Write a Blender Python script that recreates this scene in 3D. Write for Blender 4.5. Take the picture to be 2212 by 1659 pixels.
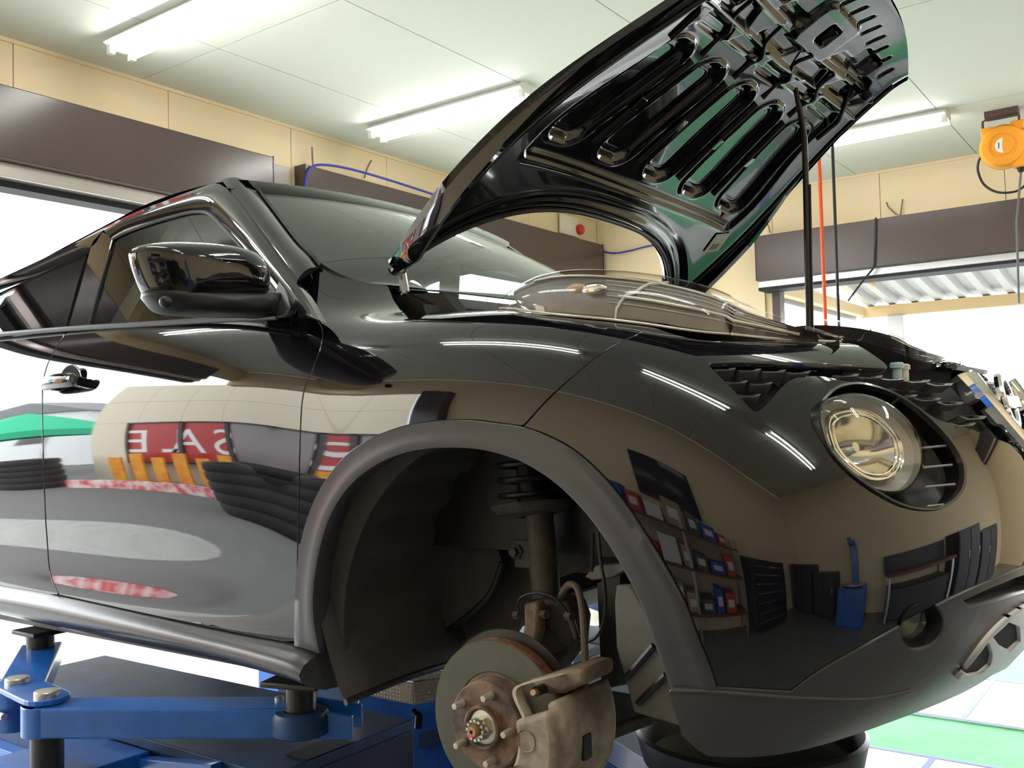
import bpy, bmesh, math, random
import numpy as np
from mathutils import Vector, Matrix
from mathutils.geometry import delaunay_2d_cdt

random.seed(7)
rng = np.random.default_rng(7)
for o in list(bpy.data.objects):
    bpy.data.objects.remove(o)
SC = bpy.context.scene
COL = SC.collection

# ------------------------------------------------------------------ camera
IMG_W, IMG_H = 2212.0, 1659.0
FPX = 2063.55
CAM = np.array([1.030, -2.141, 1.475])
# columns: world X (car forward), Y (into the hall), Z (up) seen in camera axes (right, down, forward)
ROT = np.array([[0.80961241, 0.58631803, -0.02754854],
                [-0.04833295, 0.01981865, -0.99863464],
                [-0.58497152, 0.8098385, 0.04438391]])
cam_data = bpy.data.cameras.new('camera')
cam = bpy.data.objects.new('camera', cam_data)
COL.objects.link(cam)
cam_data.sensor_fit = 'HORIZONTAL'
cam_data.sensor_width = 36.0
cam_data.lens = FPX / IMG_W * 36.0
cam_data.clip_start = 0.02
cam_data.clip_end = 500
right, down, fwd = ROT[0], ROT[1], ROT[2]
M = Matrix(((right[0], -down[0], -fwd[0], CAM[0]),
            (right[1], -down[1], -fwd[1], CAM[1]),
            (right[2], -down[2], -fwd[2], CAM[2]),
            (0, 0, 0, 1)))
cam.matrix_world = M
SC.camera = cam

# ------------------------------------------------------------------ world: a bright overcast sky
world = bpy.data.worlds.new('overcast_sky')
SC.world = world
world.use_nodes = True
_bg = world.node_tree.nodes['Background']
_bg.inputs[0].default_value = (0.93, 0.97, 1.0, 1)
_bg.inputs[1].default_value = 13.0

# ------------------------------------------------------------------ exposure
SC.view_settings.view_transform = 'Standard'
SC.view_settings.look = 'None'
SC.view_settings.gamma = 1.0
SC.view_settings.use_curve_mapping = False
SC.view_settings.exposure = 0.0

LIFT = 0.72          # how far the lift has raised the car

# ------------------------------------------------------------------ pixel -> world helpers
def ray(p):
    return ROT.T @ np.array([(p[0] - IMG_W / 2) / FPX, (p[1] - IMG_H / 2) / FPX, 1.0])
def onX(p, x):
    d = ray(p); return CAM + d * ((x - CAM[0]) / d[0])
def onY(p, y):
    d = ray(p); return CAM + d * ((y - CAM[1]) / d[1])
def onZ(p, z):
    d = ray(p); return CAM + d * ((z - CAM[2]) / d[2])
def proj(P):
    P = np.asarray(P, float)
    q = (P - CAM) @ ROT.T
    return np.stack([IMG_W / 2 + FPX * q[..., 0] / q[..., 2], IMG_H / 2 + FPX * q[..., 1] / q[..., 2]], -1)

# ------------------------------------------------------------------ materials
MATS = {}
def mat(name, color=(0.5, 0.5, 0.5), rough=0.5, metal=0.0, spec=0.5, coat=0.0, emit=None, estr=0.0,
        noise=0.0, nscale=30.0, color2=None, bump=0.0, bscale=200.0, trans=0.0, ior=1.45, alpha=1.0, stretch=None):
    if name in MATS:
        return MATS[name]
    m = bpy.data.materials.new(name)
    m.use_nodes = True
    nt = m.node_tree
    b = nt.nodes['Principled BSDF']
    b.inputs['Base Color'].default_value = (*color, 1)
    b.inputs['Roughness'].default_value = rough
    b.inputs['Metallic'].default_value = metal
    b.inputs['Specular IOR Level'].default_value = spec
    b.inputs['Coat Weight'].default_value = coat
    b.inputs['Coat Roughness'].default_value = 0.02
    b.inputs['Transmission Weight'].default_value = trans
    b.inputs['IOR'].default_value = ior
    b.inputs['Alpha'].default_value = alpha
    if emit:
        b.inputs['Emission Color'].default_value = (*emit, 1)
        b.inputs['Emission Strength'].default_value = estr
    tc = None
    if noise > 0 or color2 or bump > 0:
        tc = nt.nodes.new('ShaderNodeTexCoord')
        mp = nt.nodes.new('ShaderNodeMapping')
        if stretch:
            mp.inputs['Scale'].default_value = stretch
        nt.links.new(tc.outputs['Object'], mp.inputs['Vector'])
    if noise > 0 or color2:
        n = nt.nodes.new('ShaderNodeTexNoise')
        n.inputs['Scale'].default_value = nscale
        n.inputs['Detail'].default_value = 6
        n.inputs['Roughness'].default_value = 0.62
        nt.links.new(mp.outputs[0], n.inputs['Vector'])
        rp = nt.nodes.new('ShaderNodeValToRGB')
        c2 = color2 if color2 else tuple(max(0, c * (1 - noise)) for c in color)
        rp.color_ramp.elements[0].position = 0.38
        rp.color_ramp.elements[1].position = 0.62
        rp.color_ramp.elements[0].color = (*c2, 1)
        rp.color_ramp.elements[1].color = (*color, 1)
        nt.links.new(n.outputs['Fac'], rp.inputs['Fac'])
        nt.links.new(rp.outputs['Color'], b.inputs['Base Color'])
    if bump > 0:
        n2 = nt.nodes.new('ShaderNodeTexNoise')
        n2.inputs['Scale'].default_value = bscale
        n2.inputs['Detail'].default_value = 3
        nt.links.new(mp.outputs[0], n2.inputs['Vector'])
        bp = nt.nodes.new('ShaderNodeBump')
        bp.inputs['Strength'].default_value = bump
        bp.inputs['Distance'].default_value = 0.002
        nt.links.new(n2.outputs['Fac'], bp.inputs['Height'])
        nt.links.new(bp.outputs[0], b.inputs['Normal'])
    MATS[name] = m
    return m

def glass_mat(name, tint=(0.8, 0.85, 0.83), rough=0.0, r0=.04):
    """thin pane: clear with a fresnel reflection"""
    if name in MATS:
        return MATS[name]
    m = bpy.data.materials.new(name)
    m.use_nodes = True
    nt = m.node_tree
    for n in list(nt.nodes):
        nt.nodes.remove(n)
    out = nt.nodes.new('ShaderNodeOutputMaterial')
    tr = nt.nodes.new('ShaderNodeBsdfTransparent'); tr.inputs[0].default_value = (*tint, 1)
    gl = nt.nodes.new('ShaderNodeBsdfGlossy'); gl.inputs['Roughness'].default_value = rough
    gl.inputs['Color'].default_value = (1, 1, 1, 1)
    lw = nt.nodes.new('ShaderNodeLayerWeight'); lw.inputs['Blend'].default_value = .5
    pw = nt.nodes.new('ShaderNodeMath'); pw.operation = 'POWER'; pw.inputs[1].default_value = 5
    ma = nt.nodes.new('ShaderNodeMath'); ma.operation = 'MULTIPLY_ADD'; ma.inputs[1].default_value = 1 - r0; ma.inputs[2].default_value = r0
    nt.links.new(lw.outputs['Facing'], pw.inputs[0]); nt.links.new(pw.outputs[0], ma.inputs[0])
    mx = nt.nodes.new('ShaderNodeMixShader')
    nt.links.new(ma.outputs[0], mx.inputs[0]); nt.links.new(tr.outputs[0], mx.inputs[1]); nt.links.new(gl.outputs[0], mx.inputs[2])
    nt.links.new(mx.outputs[0], out.inputs[0])
    MATS[name] = m
    return m

# ------------------------------------------------------------------ object helpers (coordinates are world; parts are stored relative to their thing)
def root_of(o):
    while o.parent is not None:
        o = o.parent
    return o
def tag(o, label=None, cat=None, group=None, kind=None):
    if label: o['label'] = label
    if cat: o['category'] = cat
    if group: o['group'] = group
    if kind: o['kind'] = kind
    return o
def thing(name, label, cat, loc=(0, 0, 0), group=None):
    o = bpy.data.objects.new(name, None)
    COL.objects.link(o)
    o.location = loc
    o.empty_display_size = 0.1
    return tag(o, label, cat, group)

class MB:
    """collects verts and faces, builds one mesh object"""
    def __init__(s):
        s.v = []; s.f = []; s.fm = []
    def add(s, verts, faces):
        k = len(s.v)
        s.v += [tuple(map(float, p)) for p in verts]
        s.f += [tuple(i + k for i in f) for f in faces]
        return s
    def box(s, lo, hi):
        (a, b, c), (d, e, f) = lo, hi
        return s.add([(a, b, c), (d, b, c), (d, e, c), (a, e, c), (a, b, f), (d, b, f), (d, e, f), (a, e, f)],
                     [(3, 2, 1, 0), (4, 5, 6, 7), (0, 1, 5, 4), (1, 2, 6, 5), (2, 3, 7, 6), (3, 0, 4, 7)])
    def obox(s, c, ax, ay, az):
        """oriented box, centre and three half axes"""
        c, ax, ay, az = map(lambda q: np.array(q, float), (c, ax, ay, az))
        vs = [c + sx * ax + sy * ay + sz * az for sz in (-1, 1) for sx, sy in ((-1, -1), (1, -1), (1, 1), (-1, 1))]
        return s.add(vs, [(3, 2, 1, 0), (4, 5, 6, 7), (0, 1, 5, 4), (1, 2, 6, 5), (2, 3, 7, 6), (3, 0, 4, 7)])
    def prism(s, poly, d):
        """polygon (3D points) extruded by vector d"""
        poly = [np.array(p, float) for p in poly]; n = len(poly); d = np.array(d, float)
        return s.add(poly + [p + d for p in poly],
                     [tuple(range(n - 1, -1, -1)), tuple(range(n, 2 * n))] + [(i, (i + 1) % n, n + (i + 1) % n, n + i) for i in range(n)])
    def tube(s, pts, r, seg=10, caps=True, smooth=0):
        pts = [np.array(p, float) for p in pts]
        if smooth:
            pts = [np.array(p) for p in spline(pts, smooth)]
        n = len(pts)
        rr = r if hasattr(r, '__len__') else [r] * n
        if len(rr) != n:
            rr = np.interp(np.linspace(0, 1, n), np.linspace(0, 1, len(rr)), rr)
        tan = [pts[min(i + 1, n - 1)] - pts[max(i - 1, 0)] for i in range(n)]
        tan = [t / (np.linalg.norm(t) + 1e-12) for t in tan]
        up = np.array([0, 0, 1.0]) if abs(tan[0][2]) < .9 else np.array([1.0, 0, 0])
        vs = []; a = np.cross(up, tan[0]); a /= np.linalg.norm(a)
        for i in range(n):
            a = a - tan[i] * (a @ tan[i]); a /= np.linalg.norm(a)
            b = np.cross(tan[i], a)
            for k in range(seg):
                w = 2 * math.pi * k / seg
                vs.append(pts[i] + rr[i] * (math.cos(w) * a + math.sin(w) * b))
        fs = [(i * seg + k, i * seg + (k + 1) % seg, (i + 1) * seg + (k + 1) % seg, (i + 1) * seg + k) for i in range(n - 1) for k in range(seg)]
        if caps:
            fs += [tuple(range(seg - 1, -1, -1)), tuple(range((n - 1) * seg, n * seg))]
        return s.add(vs, fs)
    def lathe(s, prof, o, axis, seg=48, closed=False, ref=None):
        """profile of (radius, height) turned about axis at o"""
        o = np.array(o, float); ax = np.array(axis, float); ax /= np.linalg.norm(ax)
        up = np.array(ref, float) if ref is not None else (np.array([0, 0, 1.0]) if abs(ax[2]) < .9 else np.array([1.0, 0, 0]))
        a = np.cross(up, ax); a /= np.linalg.norm(a); b = np.cross(ax, a)
        vs = [o + ax * h + r * (math.cos(2 * math.pi * k / seg) * a + math.sin(2 * math.pi * k / seg) * b) for r, h in prof for k in range(seg)]
        n = len(prof)
        fs = [(i * seg + k, i * seg + (k + 1) % seg, (i + 1) * seg + (k + 1) % seg, (i + 1) * seg + k) for i in range(n - 1) for k in range(seg)]
        if closed:
            fs += [((n - 1) * seg + k, (n - 1) * seg + (k + 1) % seg, (k + 1) % seg, k) for k in range(seg)]
        return s.add(vs, fs)
    def grid(s, P, closed_u=False, closed_v=False, flip=False):
        P = np.asarray(P, float); nu, nv = P.shape[:2]
        fs = []
        for i in range(nu if closed_u else nu - 1):
            for j in range(nv if closed_v else nv - 1):
                q = (i * nv + j, ((i + 1) % nu) * nv + j, ((i + 1) % nu) * nv + (j + 1) % nv, i * nv + (j + 1) % nv)
                fs.append(q[::-1] if flip else q)
        return s.add(P.reshape(-1, 3), fs)
    def sphere(s, c, r, seg=16, ring=8):
        r = np.array(r if hasattr(r, '__len__') else (r, r, r), float); c = np.array(c, float)
        P = [[c + r * np.array([math.cos(2 * math.pi * k / seg) * math.sin(math.pi * j / ring), math.sin(2 * math.pi * k / seg) * math.sin(math.pi * j / ring), math.cos(math.pi * j / ring)]) for j in range(ring + 1)] for k in range(seg)]
        return s.grid(P, closed_u=True)
    def mirror_y(s):
        k = len(s.v); n = len(s.f)
        s.v += [(x, -y, z) for x, y, z in s.v]
        s.f += [tuple(i + k for i in reversed(f)) for f in s.f[:n]]
        return s
    def build(s, name, m, parent=None, smooth=True, bevel=0, sharp=35, label=None, kind=None, subsurf=0, bseg=2, normals=None):
        me = bpy.data.meshes.new(name)
        v = np.array(s.v, float).reshape(-1, 3)
        if parent is not None:
            r = root_of(parent).location
            v = v - np.array([r.x, r.y, r.z])
        me.from_pydata(v.tolist(), [], s.f)
        me.validate(verbose=False)
        me.materials.append(m)
        bm = bmesh.new(); bm.from_mesh(me)
        if normals is None:
            bmesh.ops.remove_doubles(bm, verts=bm.verts, dist=1e-6)
            bmesh.ops.recalc_face_normals(bm, faces=bm.faces)
        for f in bm.faces:
            f.smooth = smooth
        if smooth and sharp and normals is None:
            lim = math.radians(sharp)
            for e in bm.edges:
                if len(e.link_faces) == 2 and e.calc_face_angle(0) > lim:
                    e.smooth = False
        bm.to_mesh(me); bm.free()
        if normals is not None:
            me.normals_split_custom_set_from_vertices(normals)
        o = bpy.data.objects.new(name, me)
        COL.objects.link(o)
        if parent is not None:
            o.parent = parent
        if bevel:
            md = o.modifiers.new('bevel', 'BEVEL'); md.width = bevel; md.segments = bseg; md.limit_method = 'ANGLE'; md.angle_limit = math.radians(40)
            md.harden_normals = False
        if subsurf:
            md = o.modifiers.new('sub', 'SUBSURF'); md.levels = subsurf; md.render_levels = subsurf
        if label: o['label'] = label
        if kind: o['kind'] = kind
        return o

def spline(pts, n=8, closed=False):
    """Catmull-Rom through points, n samples per span"""
    P = [np.array(p, float) for p in pts]; N = len(P); out = []
    for i in range(N if closed else N - 1):
        if closed:
            a, b, c, d = P[i - 1], P[i], P[(i + 1) % N], P[(i + 2) % N]
        else:
            b, c = P[i], P[i + 1]
            a = P[i - 1] if i else 2 * b - c
            d = P[i + 2] if i + 2 < N else 2 * c - b
        for k in range(n):
            t = k / n
            out.append(.5 * ((2 * b) + (c - a) * t + (2 * a - 5 * b + 4 * c - d) * t * t + (3 * b - a - 3 * c + d) * t ** 3))
    if not closed:
        out.append(P[-1])
    return np.array(out)
def resample(P, n, closed=False):
    P = np.asarray(P, float)
    if closed: P = np.vstack([P, P[:1]])
    d = np.r_[0, np.cumsum(np.linalg.norm(np.diff(P, axis=0), axis=1))]
    t = np.linspace(0, d[-1], n + 1 if closed else n)
    if closed: t = t[:-1]
    return np.stack([np.interp(t, d, P[:, k]) for k in range(P.shape[1])], 1)
def smoothstep(a, b, x):
    t = np.clip((np.asarray(x, float) - a) / (b - a), 0, 1); return t * t * (3 - 2 * t)
def copy_tree(o, parent=None):
    c = o.copy(); COL.objects.link(c)
    c.parent = parent
    for ch in list(o.children):
        copy_tree(ch, c)
    return c
# ================================================================== materials used in many places
M_CEIL = mat('ceiling_board', (0.70, 0.72, 0.66), 0.75)
M_WALL = mat('cream_wall_panel', (0.80, 0.645, 0.42), 0.6)
M_BROWN = mat('brown_painted_steel', (0.068, 0.048, 0.046), 0.22, spec=0.55, bump=0.05, bscale=60)
M_DARK = mat('dark_gap', (0.012, 0.012, 0.013), 0.7)
M_STEEL = mat('galvanised_steel', (0.55, 0.56, 0.57), 0.35, metal=0.8)
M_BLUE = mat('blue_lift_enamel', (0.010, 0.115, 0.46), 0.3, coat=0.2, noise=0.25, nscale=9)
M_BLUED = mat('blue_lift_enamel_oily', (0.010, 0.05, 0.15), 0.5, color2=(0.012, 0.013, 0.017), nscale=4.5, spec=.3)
M_RUBBER = mat('black_rubber', (0.012, 0.012, 0.013), 0.5)
M_BLACKP = mat('black_plastic', (0.014, 0.014, 0.016), 0.42)
M_ORANGE = mat('orange_hose', (0.85, 0.10, 0.02), 0.45)
M_FLOOR = mat('pale_workshop_concrete', (0.19, 0.20, 0.185), 0.3, color2=(0.15, 0.16, 0.15), nscale=3, spec=0.5)
M_GREEN = mat('green_floor_paint', (0.05, 0.34, 0.12), 0.5, color2=(0.09, 0.40, 0.18), nscale=3, spec=0.25)
M_WHITEP = mat('white_floor_plate', (0.70, 0.72, 0.71), 0.5, noise=0.1, nscale=12)
M_BLUEL = mat('blue_line_paint', (0.02, 0.07, 0.45), 0.45)
M_CONC = mat('outdoor_concrete', (0.30, 0.30, 0.28), 0.85, noise=0.15, nscale=6)
M_LAMPB = mat('white_lamp_body', (0.82, 0.82, 0.80), 0.4)
M_TUBE = mat('lit_fluorescent_tube', (1, 1, 1), 0.4, emit=(1.0, 0.985, 0.93), estr=26)
M_ASPH = mat('yard_asphalt', (0.13, 0.13, 0.125), 0.9, noise=0.2, nscale=20)

HCE = 3.495          # ceiling
XA = -3.753          # wall behind the car's tail
YB = 5.98            # wall on the far side
XR = 4.3             # wall beyond the right of the picture
YN = -3.5            # line of the open shop front, behind the photographer

def struct(name, b, m, **kw):
    o = b.build(name, m, **kw); o['kind'] = 'structure'
    return o
# ---- floor
struct('floor', MB().box((XA - .1, YN, -.12), (XR + .1, YB + .1, 0)), M_FLOOR, smooth=False)
struct('floor_yard', MB().box((-40, -40, -.3), (40, 40, -.125)), M_ASPH, smooth=False)
struct('floor_apron', MB().box((XA - 9, YB + .1, -.124), (XR + 9, YB + 6, -.02)), M_CONC, smooth=False)
struct('floor_apron_rear', MB().box((XA - 7, YN, -.124), (XA - .1, YB + .09, -.02)), M_CONC, smooth=False)
# ---- ceiling: boards with open joints under a backing
ceil = struct('ceiling', MB().box((XA - .1, YN, HCE + .012), (XR + .1, YB + .1, HCE + .15)), mat('ceiling_joint', (0.30, 0.31, 0.28), 0.9), smooth=False)
xs = [-0.305 + .918 * k for k in range(-4, 6)]
ys = [-3.5, -.843, .977, 2.797, 4.617, 5.98]
x_edges = [XA] + [x for x in xs if XA + .05 < x < XR - .05] + [XR]
for i in range(len(x_edges) - 1):
    for j in range(len(ys) - 1):
        b = MB().box((x_edges[i] + .003, ys[j] + .003, HCE), (x_edges[i + 1] - .003, ys[j + 1] - .003, HCE + .012))
        b.build('ceiling_board', M_CEIL, ceil, smooth=False)
# ---- rear wall (shutters): cream boards over two shutter boxes
Z_BT, Z_BB = 3.18, 2.82         # shutter box top and bottom
def wall_boards(wall, axis, pos, edges, z0, z1, sgn):
    for a, b_ in zip(edges[:-1], edges[1:]):
        m = MB()
        if axis == 'x':
            m.box((pos, a + .0025, z0), (pos + sgn * .012, b_ - .0025, z1))
        else:
            m.box((a + .0025, pos, z0), (b_ - .0025, pos + sgn * .012, z1))
        m.build('wall_board', M_WALL, wall, smooth=False)
wr = struct('wall_rear', MB().box((XA - .15, YN, Z_BT - .08), (XA - .013, YB, HCE)), mat('wall_joint', (0.34, 0.27, 0.17), 0.9), smooth=False)
yj = [YN] + [0.257 - .918 * 3, .257 - .918 * 2, .257 - .918, .257, 1.15, 2.07, 2.98, 3.9, 4.8] + [YB]
wall_boards(wr, 'x', XA - .0125, yj, Z_BT - .08, HCE, 1)
struct('trim_1', MB().box((XA, YN, HCE - .02), (XA + .012, YB, HCE)), M_WALL, smooth=False)
struct('trim_2', MB().box((XA, YB - .012, HCE - .02), (XR, YB, HCE)), M_WALL, smooth=False)
# posts of the rear wall
struct('wall_rear_pier', MB().box((XA - .15, 1.98, 0), (XA - .02, 2.12, Z_BT - .08)), M_WALL, smooth=False)
struct('wall_rear_end', MB().box((XA - .15, YB - .35, 0), (XA - .013, YB + .1, Z_BT)), M_WALL, smooth=False)
# shutter boxes: housing, end cap, bottom rail, lower guide
def shutter_box(name, label, lo, hi, axis, rail_m):
    t = thing(name, label, 'shutter box', ((lo[0] + hi[0]) / 2, (lo[1] + hi[1]) / 2, lo[2]))
    b = MB().box(lo, hi)
    b.build('housing', M_BROWN, t, bevel=.006, smooth=False)
    if axis == 'y':
        MB().box((lo[0] - .02, lo[1], lo[2] - .075), (hi[0] - .05, hi[1], lo[2])).build('bottom_rail', rail_m, t, bevel=.004, smooth=False)
        MB().box((lo[0] - .03, lo[1], lo[2] - .105), (hi[0] - .12, hi[1], lo[2] - .075)).build('rail_seal', M_DARK, t, smooth=False)
        for yy in (lo[1], hi[1]):
            MB().box((lo[0], yy - .004, lo[2] - .001), (hi[0] + .004, yy + .004, hi[2] + .004)).build('end_cap', M_BROWN, t, smooth=False)
    else:
        MB().box((lo[0], lo[1] + .05, lo[2] - .06), (hi[0], hi[1] + .02, lo[2])).build('bottom_rail', rail_m, t, bevel=.004, smooth=False)
        MB().box((lo[0], lo[1] + .04, lo[2] - .085), (hi[0], hi[1] + .02, lo[2] - .06)).build('rail_seal', M_DARK, t, smooth=False)
        for xx in (lo[0], hi[0]):
            MB().box((xx - .004, lo[1] - .004, lo[2] - .001), (xx + .004, hi[1], hi[2] + .004)).build('end_cap', M_BROWN, t, smooth=False)
    return t
M_RAIL = mat('brushed_aluminium_rail', (0.62, 0.55, 0.55), 0.25, metal=0.9)
shutter_box('shutter_box', 'long brown steel shutter box over the bright opening at left', (XA - .013, -2.9, Z_BB), (-3.55, 1.75, Z_BT), 'y', M_RAIL)
MB().box((XA - .01, 1.77, 2.60), (XA + .06, 2.0, 3.19)).build('wall_plate', mat('taupe_steel', (.20, .165, .155), .3), bevel=.004, smooth=False)
tag(bpy.data.objects['wall_plate'], 'narrow taupe steel cover plate between the two brown shutter boxes', 'cover plate')
shutter_box('shutter_box', 'brown steel shutter box behind the windscreen, left of the cream corner', (XA - .013, 2.10, 2.84), (-3.65, YB - .06, 3.225), 'y', M_RAIL)
# ---- far wall
Z_FT, Z_FB = 3.058, 2.672
wf = struct('wall_far', MB().box((XA - .15, YB + .013, Z_FT - .1), (XR + .1, YB + .15, HCE)), MATS['wall_joint'], smooth=False)
xj = [XA, -2.88, -1.965, -1.045, -.12, .80, 1.72, 2.64, 3.56, XR]
wall_boards(wf, 'y', YB + .0125, xj, Z_FT - .1, HCE, -1)
struct('wall_far_end', MB().box((XA - .1, YB, 0), (-2.06, YB + .15, Z_FT - .1)), M_WALL, smooth=False)
struct('wall_far_right', MB().box((2.3, YB, 0), (XR + .1, YB + .15, Z_FT - .1)), M_WALL, smooth=False)
struct('trim_3', MB().box((-2.06, YB + .03, 0), (-2.0, YB + .15, Z_FB)), M_WALL, smooth=False)
struct('trim_4', MB().box((-2.0, YB + .02, 0), (-1.93, YB + .13, Z_FB)), M_BROWN, smooth=False)
shutter_box('shutter_box', 'wide brown steel shutter box on the far wall above the right opening', (-2.04, YB - .23, Z_FB), (XR, YB + .013, Z_FT), 'x', M_STEEL)
# ---- right and near walls, seen only as reflections
struct('wall_right', MB().box((XR, YN, 0), (XR + .15, YB + .1, HCE)), M_WALL, smooth=False)
struct('wall_near_column', MB().box((-2.62, YN - .12, 0), (-2.27, YN + .10, 2.95)), M_BROWN, smooth=False, bevel=.01)
struct('wall_near_upper', MB().box((XA - .15, YN - .15, 2.95), (XR + .15, YN, HCE)), M_WALL, smooth=False)
struct('wall_near', MB().box((-2.25, YN - .15, 0), (XR + .15, YN, 2.95)), M_WALL, smooth=False)

# ---- ceiling lamps
def lamp(x0, x1, y, label):
    t = thing('ceiling_lamp', label, 'ceiling lamp', ((x0 + x1) / 2, y, HCE), 'fluorescent tube lamps on the ceiling')
    w, h = .095, .062
    sec = [(-.06, 0), (-w, -h * .55), (-w + .006, -h * .62), (-.03, -h), (.03, -h), (w - .006, -h * .62), (w, -h * .55), (.06, 0)]
    MB().prism([(x0, y + a, HCE + c) for a, c in sec], (x1 - x0, 0, 0)).build('housing', M_LAMPB, t, smooth=False)
    for s in (-1, 1):
        tb = MB().tube([(x0 + .03, y + s * .058, HCE - .068), (x1 - .03, y + s * .058, HCE - .068)], .016, 12).build('tube', M_TUBE, t)
        for xx in (x0 + .015, x1 - .015):
            MB().box((xx - .016, y + s * .058 - .014, HCE - .09), (xx + .016, y + s * .058 + .014, HCE - .03)).build('tube_holder', M_LAMPB, t, smooth=False)
    return t
lamp(-3.36, -2.11, .60, 'bright fluorescent lamp at the top left of the ceiling')
lamp(-3.36, -2.11, 2.46, 'bright fluorescent lamp on the ceiling just left of the open hood')
lamp(-1.50, -.25, 4.66, 'bright fluorescent lamp on the ceiling right of the open hood, above the orange hose')
lamp(-3.36, -2.11, -1.35, 'fluorescent lamp mirrored in the brown shutter box at left')
for x, y, lab in [(-1.5, -1.35, 'over the front wheel'), (.36, -1.35, 'over the bumper corner'), (2.2, -1.35, 'farthest right'), (.36, .6, 'high over the grille'),
                  (2.2, .6, 'ahead of the car nose'), (2.2, 2.46, 'ahead of the far headlamp'), (.36, 4.66, 'beyond the reel')]:
    lamp(x, x + 1.25, y, 'fluorescent lamp seen only as a streak in the black paint, ' + lab)
# ================================================================== the car body surface: one B-spline skin, trimmed into panels
def _col(x, y, z):
    n = 11
    x = x if hasattr(x, '__len__') else [x] * n
    y = y if hasattr(y, '__len__') else [y] * n
    return np.stack([np.array(x, float), np.array(y, float), np.array(z, float) + LIFT], 1)
ZF = [.25, .31, .38, .46, .56, .66, .75, .82, .87, .885, .89]
NET = [
    _col([.685, .735, .765, .78, .785, .775, .745, .715, .68, .64, .59], 0, ZF),
    _col([.65, .71, .745, .765, .77, .755, .72, .685, .645, .60, .55], -.25, ZF),
    _col([.59, .665, .715, .735, .74, .72, .68, .64, .595, .555, .51], [-.45, -.46, -.46, -.46, -.46, -.46, -.455, -.445, -.425, -.40, -.37], ZF),
    _col([.53, .60, .65, .665, .665, .64, .595, .555, .51, .47, .43], [-.64, -.65, -.66, -.668, -.672, -.668, -.65, -.62, -.58, -.54, -.50], ZF),
    _col([.47, .51, .545, .555, .55, .52, .485, .45, .405, .36, .32], [-.755, -.765, -.78, -.79, -.795, -.785, -.765, -.73, -.685, -.635, -.58],
         [.25, .31, .38, .46, .56, .66, .75, .825, .88, .905, .91]),
    _col([.38, .40, .415, .42, .415, .395, .37, .34, .30, .265, .235], [-.80, -.825, -.84, -.85, -.856, -.853, -.84, -.81, -.765, -.70, -.63],
         [.25, .31, .38, .46, .56, .66, .755, .83, .89, .925, .93]),
    _col([.2, .2, .2, .2, .2, .2, .2, .19, .18, .16, .14], [-.81, -.835, -.85, -.86, -.868, -.87, -.862, -.84, -.80, -.74, -.66],
         [.26, .32, .39, .465, .56, .66, .755, .84, .905, .945, .955]),
    _col(0, [-.81, -.835, -.85, -.86, -.868, -.872, -.868, -.85, -.812, -.75, -.655], [.27, .33, .40, .47, .56, .665, .765, .855, .925, .968, .982]),
    _col(-.2, [-.81, -.835, -.85, -.858, -.864, -.868, -.866, -.85, -.815, -.755, -.655], [.27, .33, .40, .47, .56, .665, .765, .86, .93, .975, .99]),
    _col(-.4, [-.805, -.83, -.842, -.848, -.852, -.856, -.855, -.842, -.815, -.77, -.70], [.27, .33, .40, .47, .56, .66, .755, .845, .92, .975, 1.01]),
    _col(-.6, [-.805, -.84, -.842, -.842, -.855, -.864, -.868, -.861, -.838, -.805, -.77], [.27, .33, .40, .47, .56, .66, .755, .845, .925, .99, 1.03]),
    _col(-.9, [-.80, -.845, -.84, -.841, -.858, -.869, -.873, -.866, -.845, -.812, -.775], [.27, .33, .40, .47, .56, .66, .755, .85, .935, 1.0, 1.04]),
    _col(-1.2, [-.80, -.845, -.84, -.841, -.858, -.869, -.873, -.866, -.845, -.812, -.775], [.27, .33, .40, .47, .56, .66, .755, .855, .945, 1.01, 1.05]),
    _col(-1.5, [-.80, -.845, -.842, -.843, -.860, -.870, -.873, -.865, -.84, -.805, -.77], [.27, .33, .40, .47, .56, .66, .755, .86, .95, 1.02, 1.06]),
    _col(-1.9, [-.80, -.84, -.845, -.85, -.865, -.878, -.878, -.86, -.83, -.79, -.75], [.27, .33, .40, .47, .56, .66, .76, .87, .965, 1.04, 1.08]),
    _col(-2.4, [-.80, -.84, -.85, -.86, -.875, -.885, -.88, -.855, -.82, -.775, -.73], [.27, .33, .40, .47, .56, .66, .77, .88, .985, 1.065, 1.11]),
    _col(-2.9, [-.78, -.81, -.82, -.83, -.84, -.85, -.845, -.82, -.78, -.735, -.69], [.30, .36, .42, .49, .57, .67, .78, .90, 1.01, 1.09, 1.13]),
    _col([-3.2] * 11, [-.68, -.70, -.71, -.72, -.73, -.74, -.73, -.71, -.67, -.63, -.60], [.36, .40, .45, .51, .58, .68, .79, .91, 1.03, 1.11, 1.15]),
]
NET = np.array(NET)
_r11 = NET[:, 10] + np.array([0, .055, -.004]); _r12 = NET[:, 10] + np.array([0, .11, -.018])
_r11[9] = (-.41, -.645, 1.050 + LIFT); _r12[9] = (-.42, -.60, 1.085 + LIFT)
_r11[10] = (-.61, -.73, 1.085 + LIFT); _r12[10] = (-.62, -.67, 1.15 + LIFT)
_r11[11] = (-.9, -.735, 1.12 + LIFT); _r12[11] = (-.9, -.68, 1.21 + LIFT)
NET = np.concatenate([NET, _r11[:, None], _r12[:, None]], 1)
_m = NET[1].copy(); _m[:, 1] *= -1
_N = np.concatenate([_m[None], NET, (2 * NET[-1] - NET[-2])[None]], 0)
_N = np.concatenate([(2 * _N[:, 0] - _N[:, 1])[:, None], _N, (2 * _N[:, -1] - _N[:, -2])[:, None]], 1)
NU, NV = NET.shape[:2]
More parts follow.
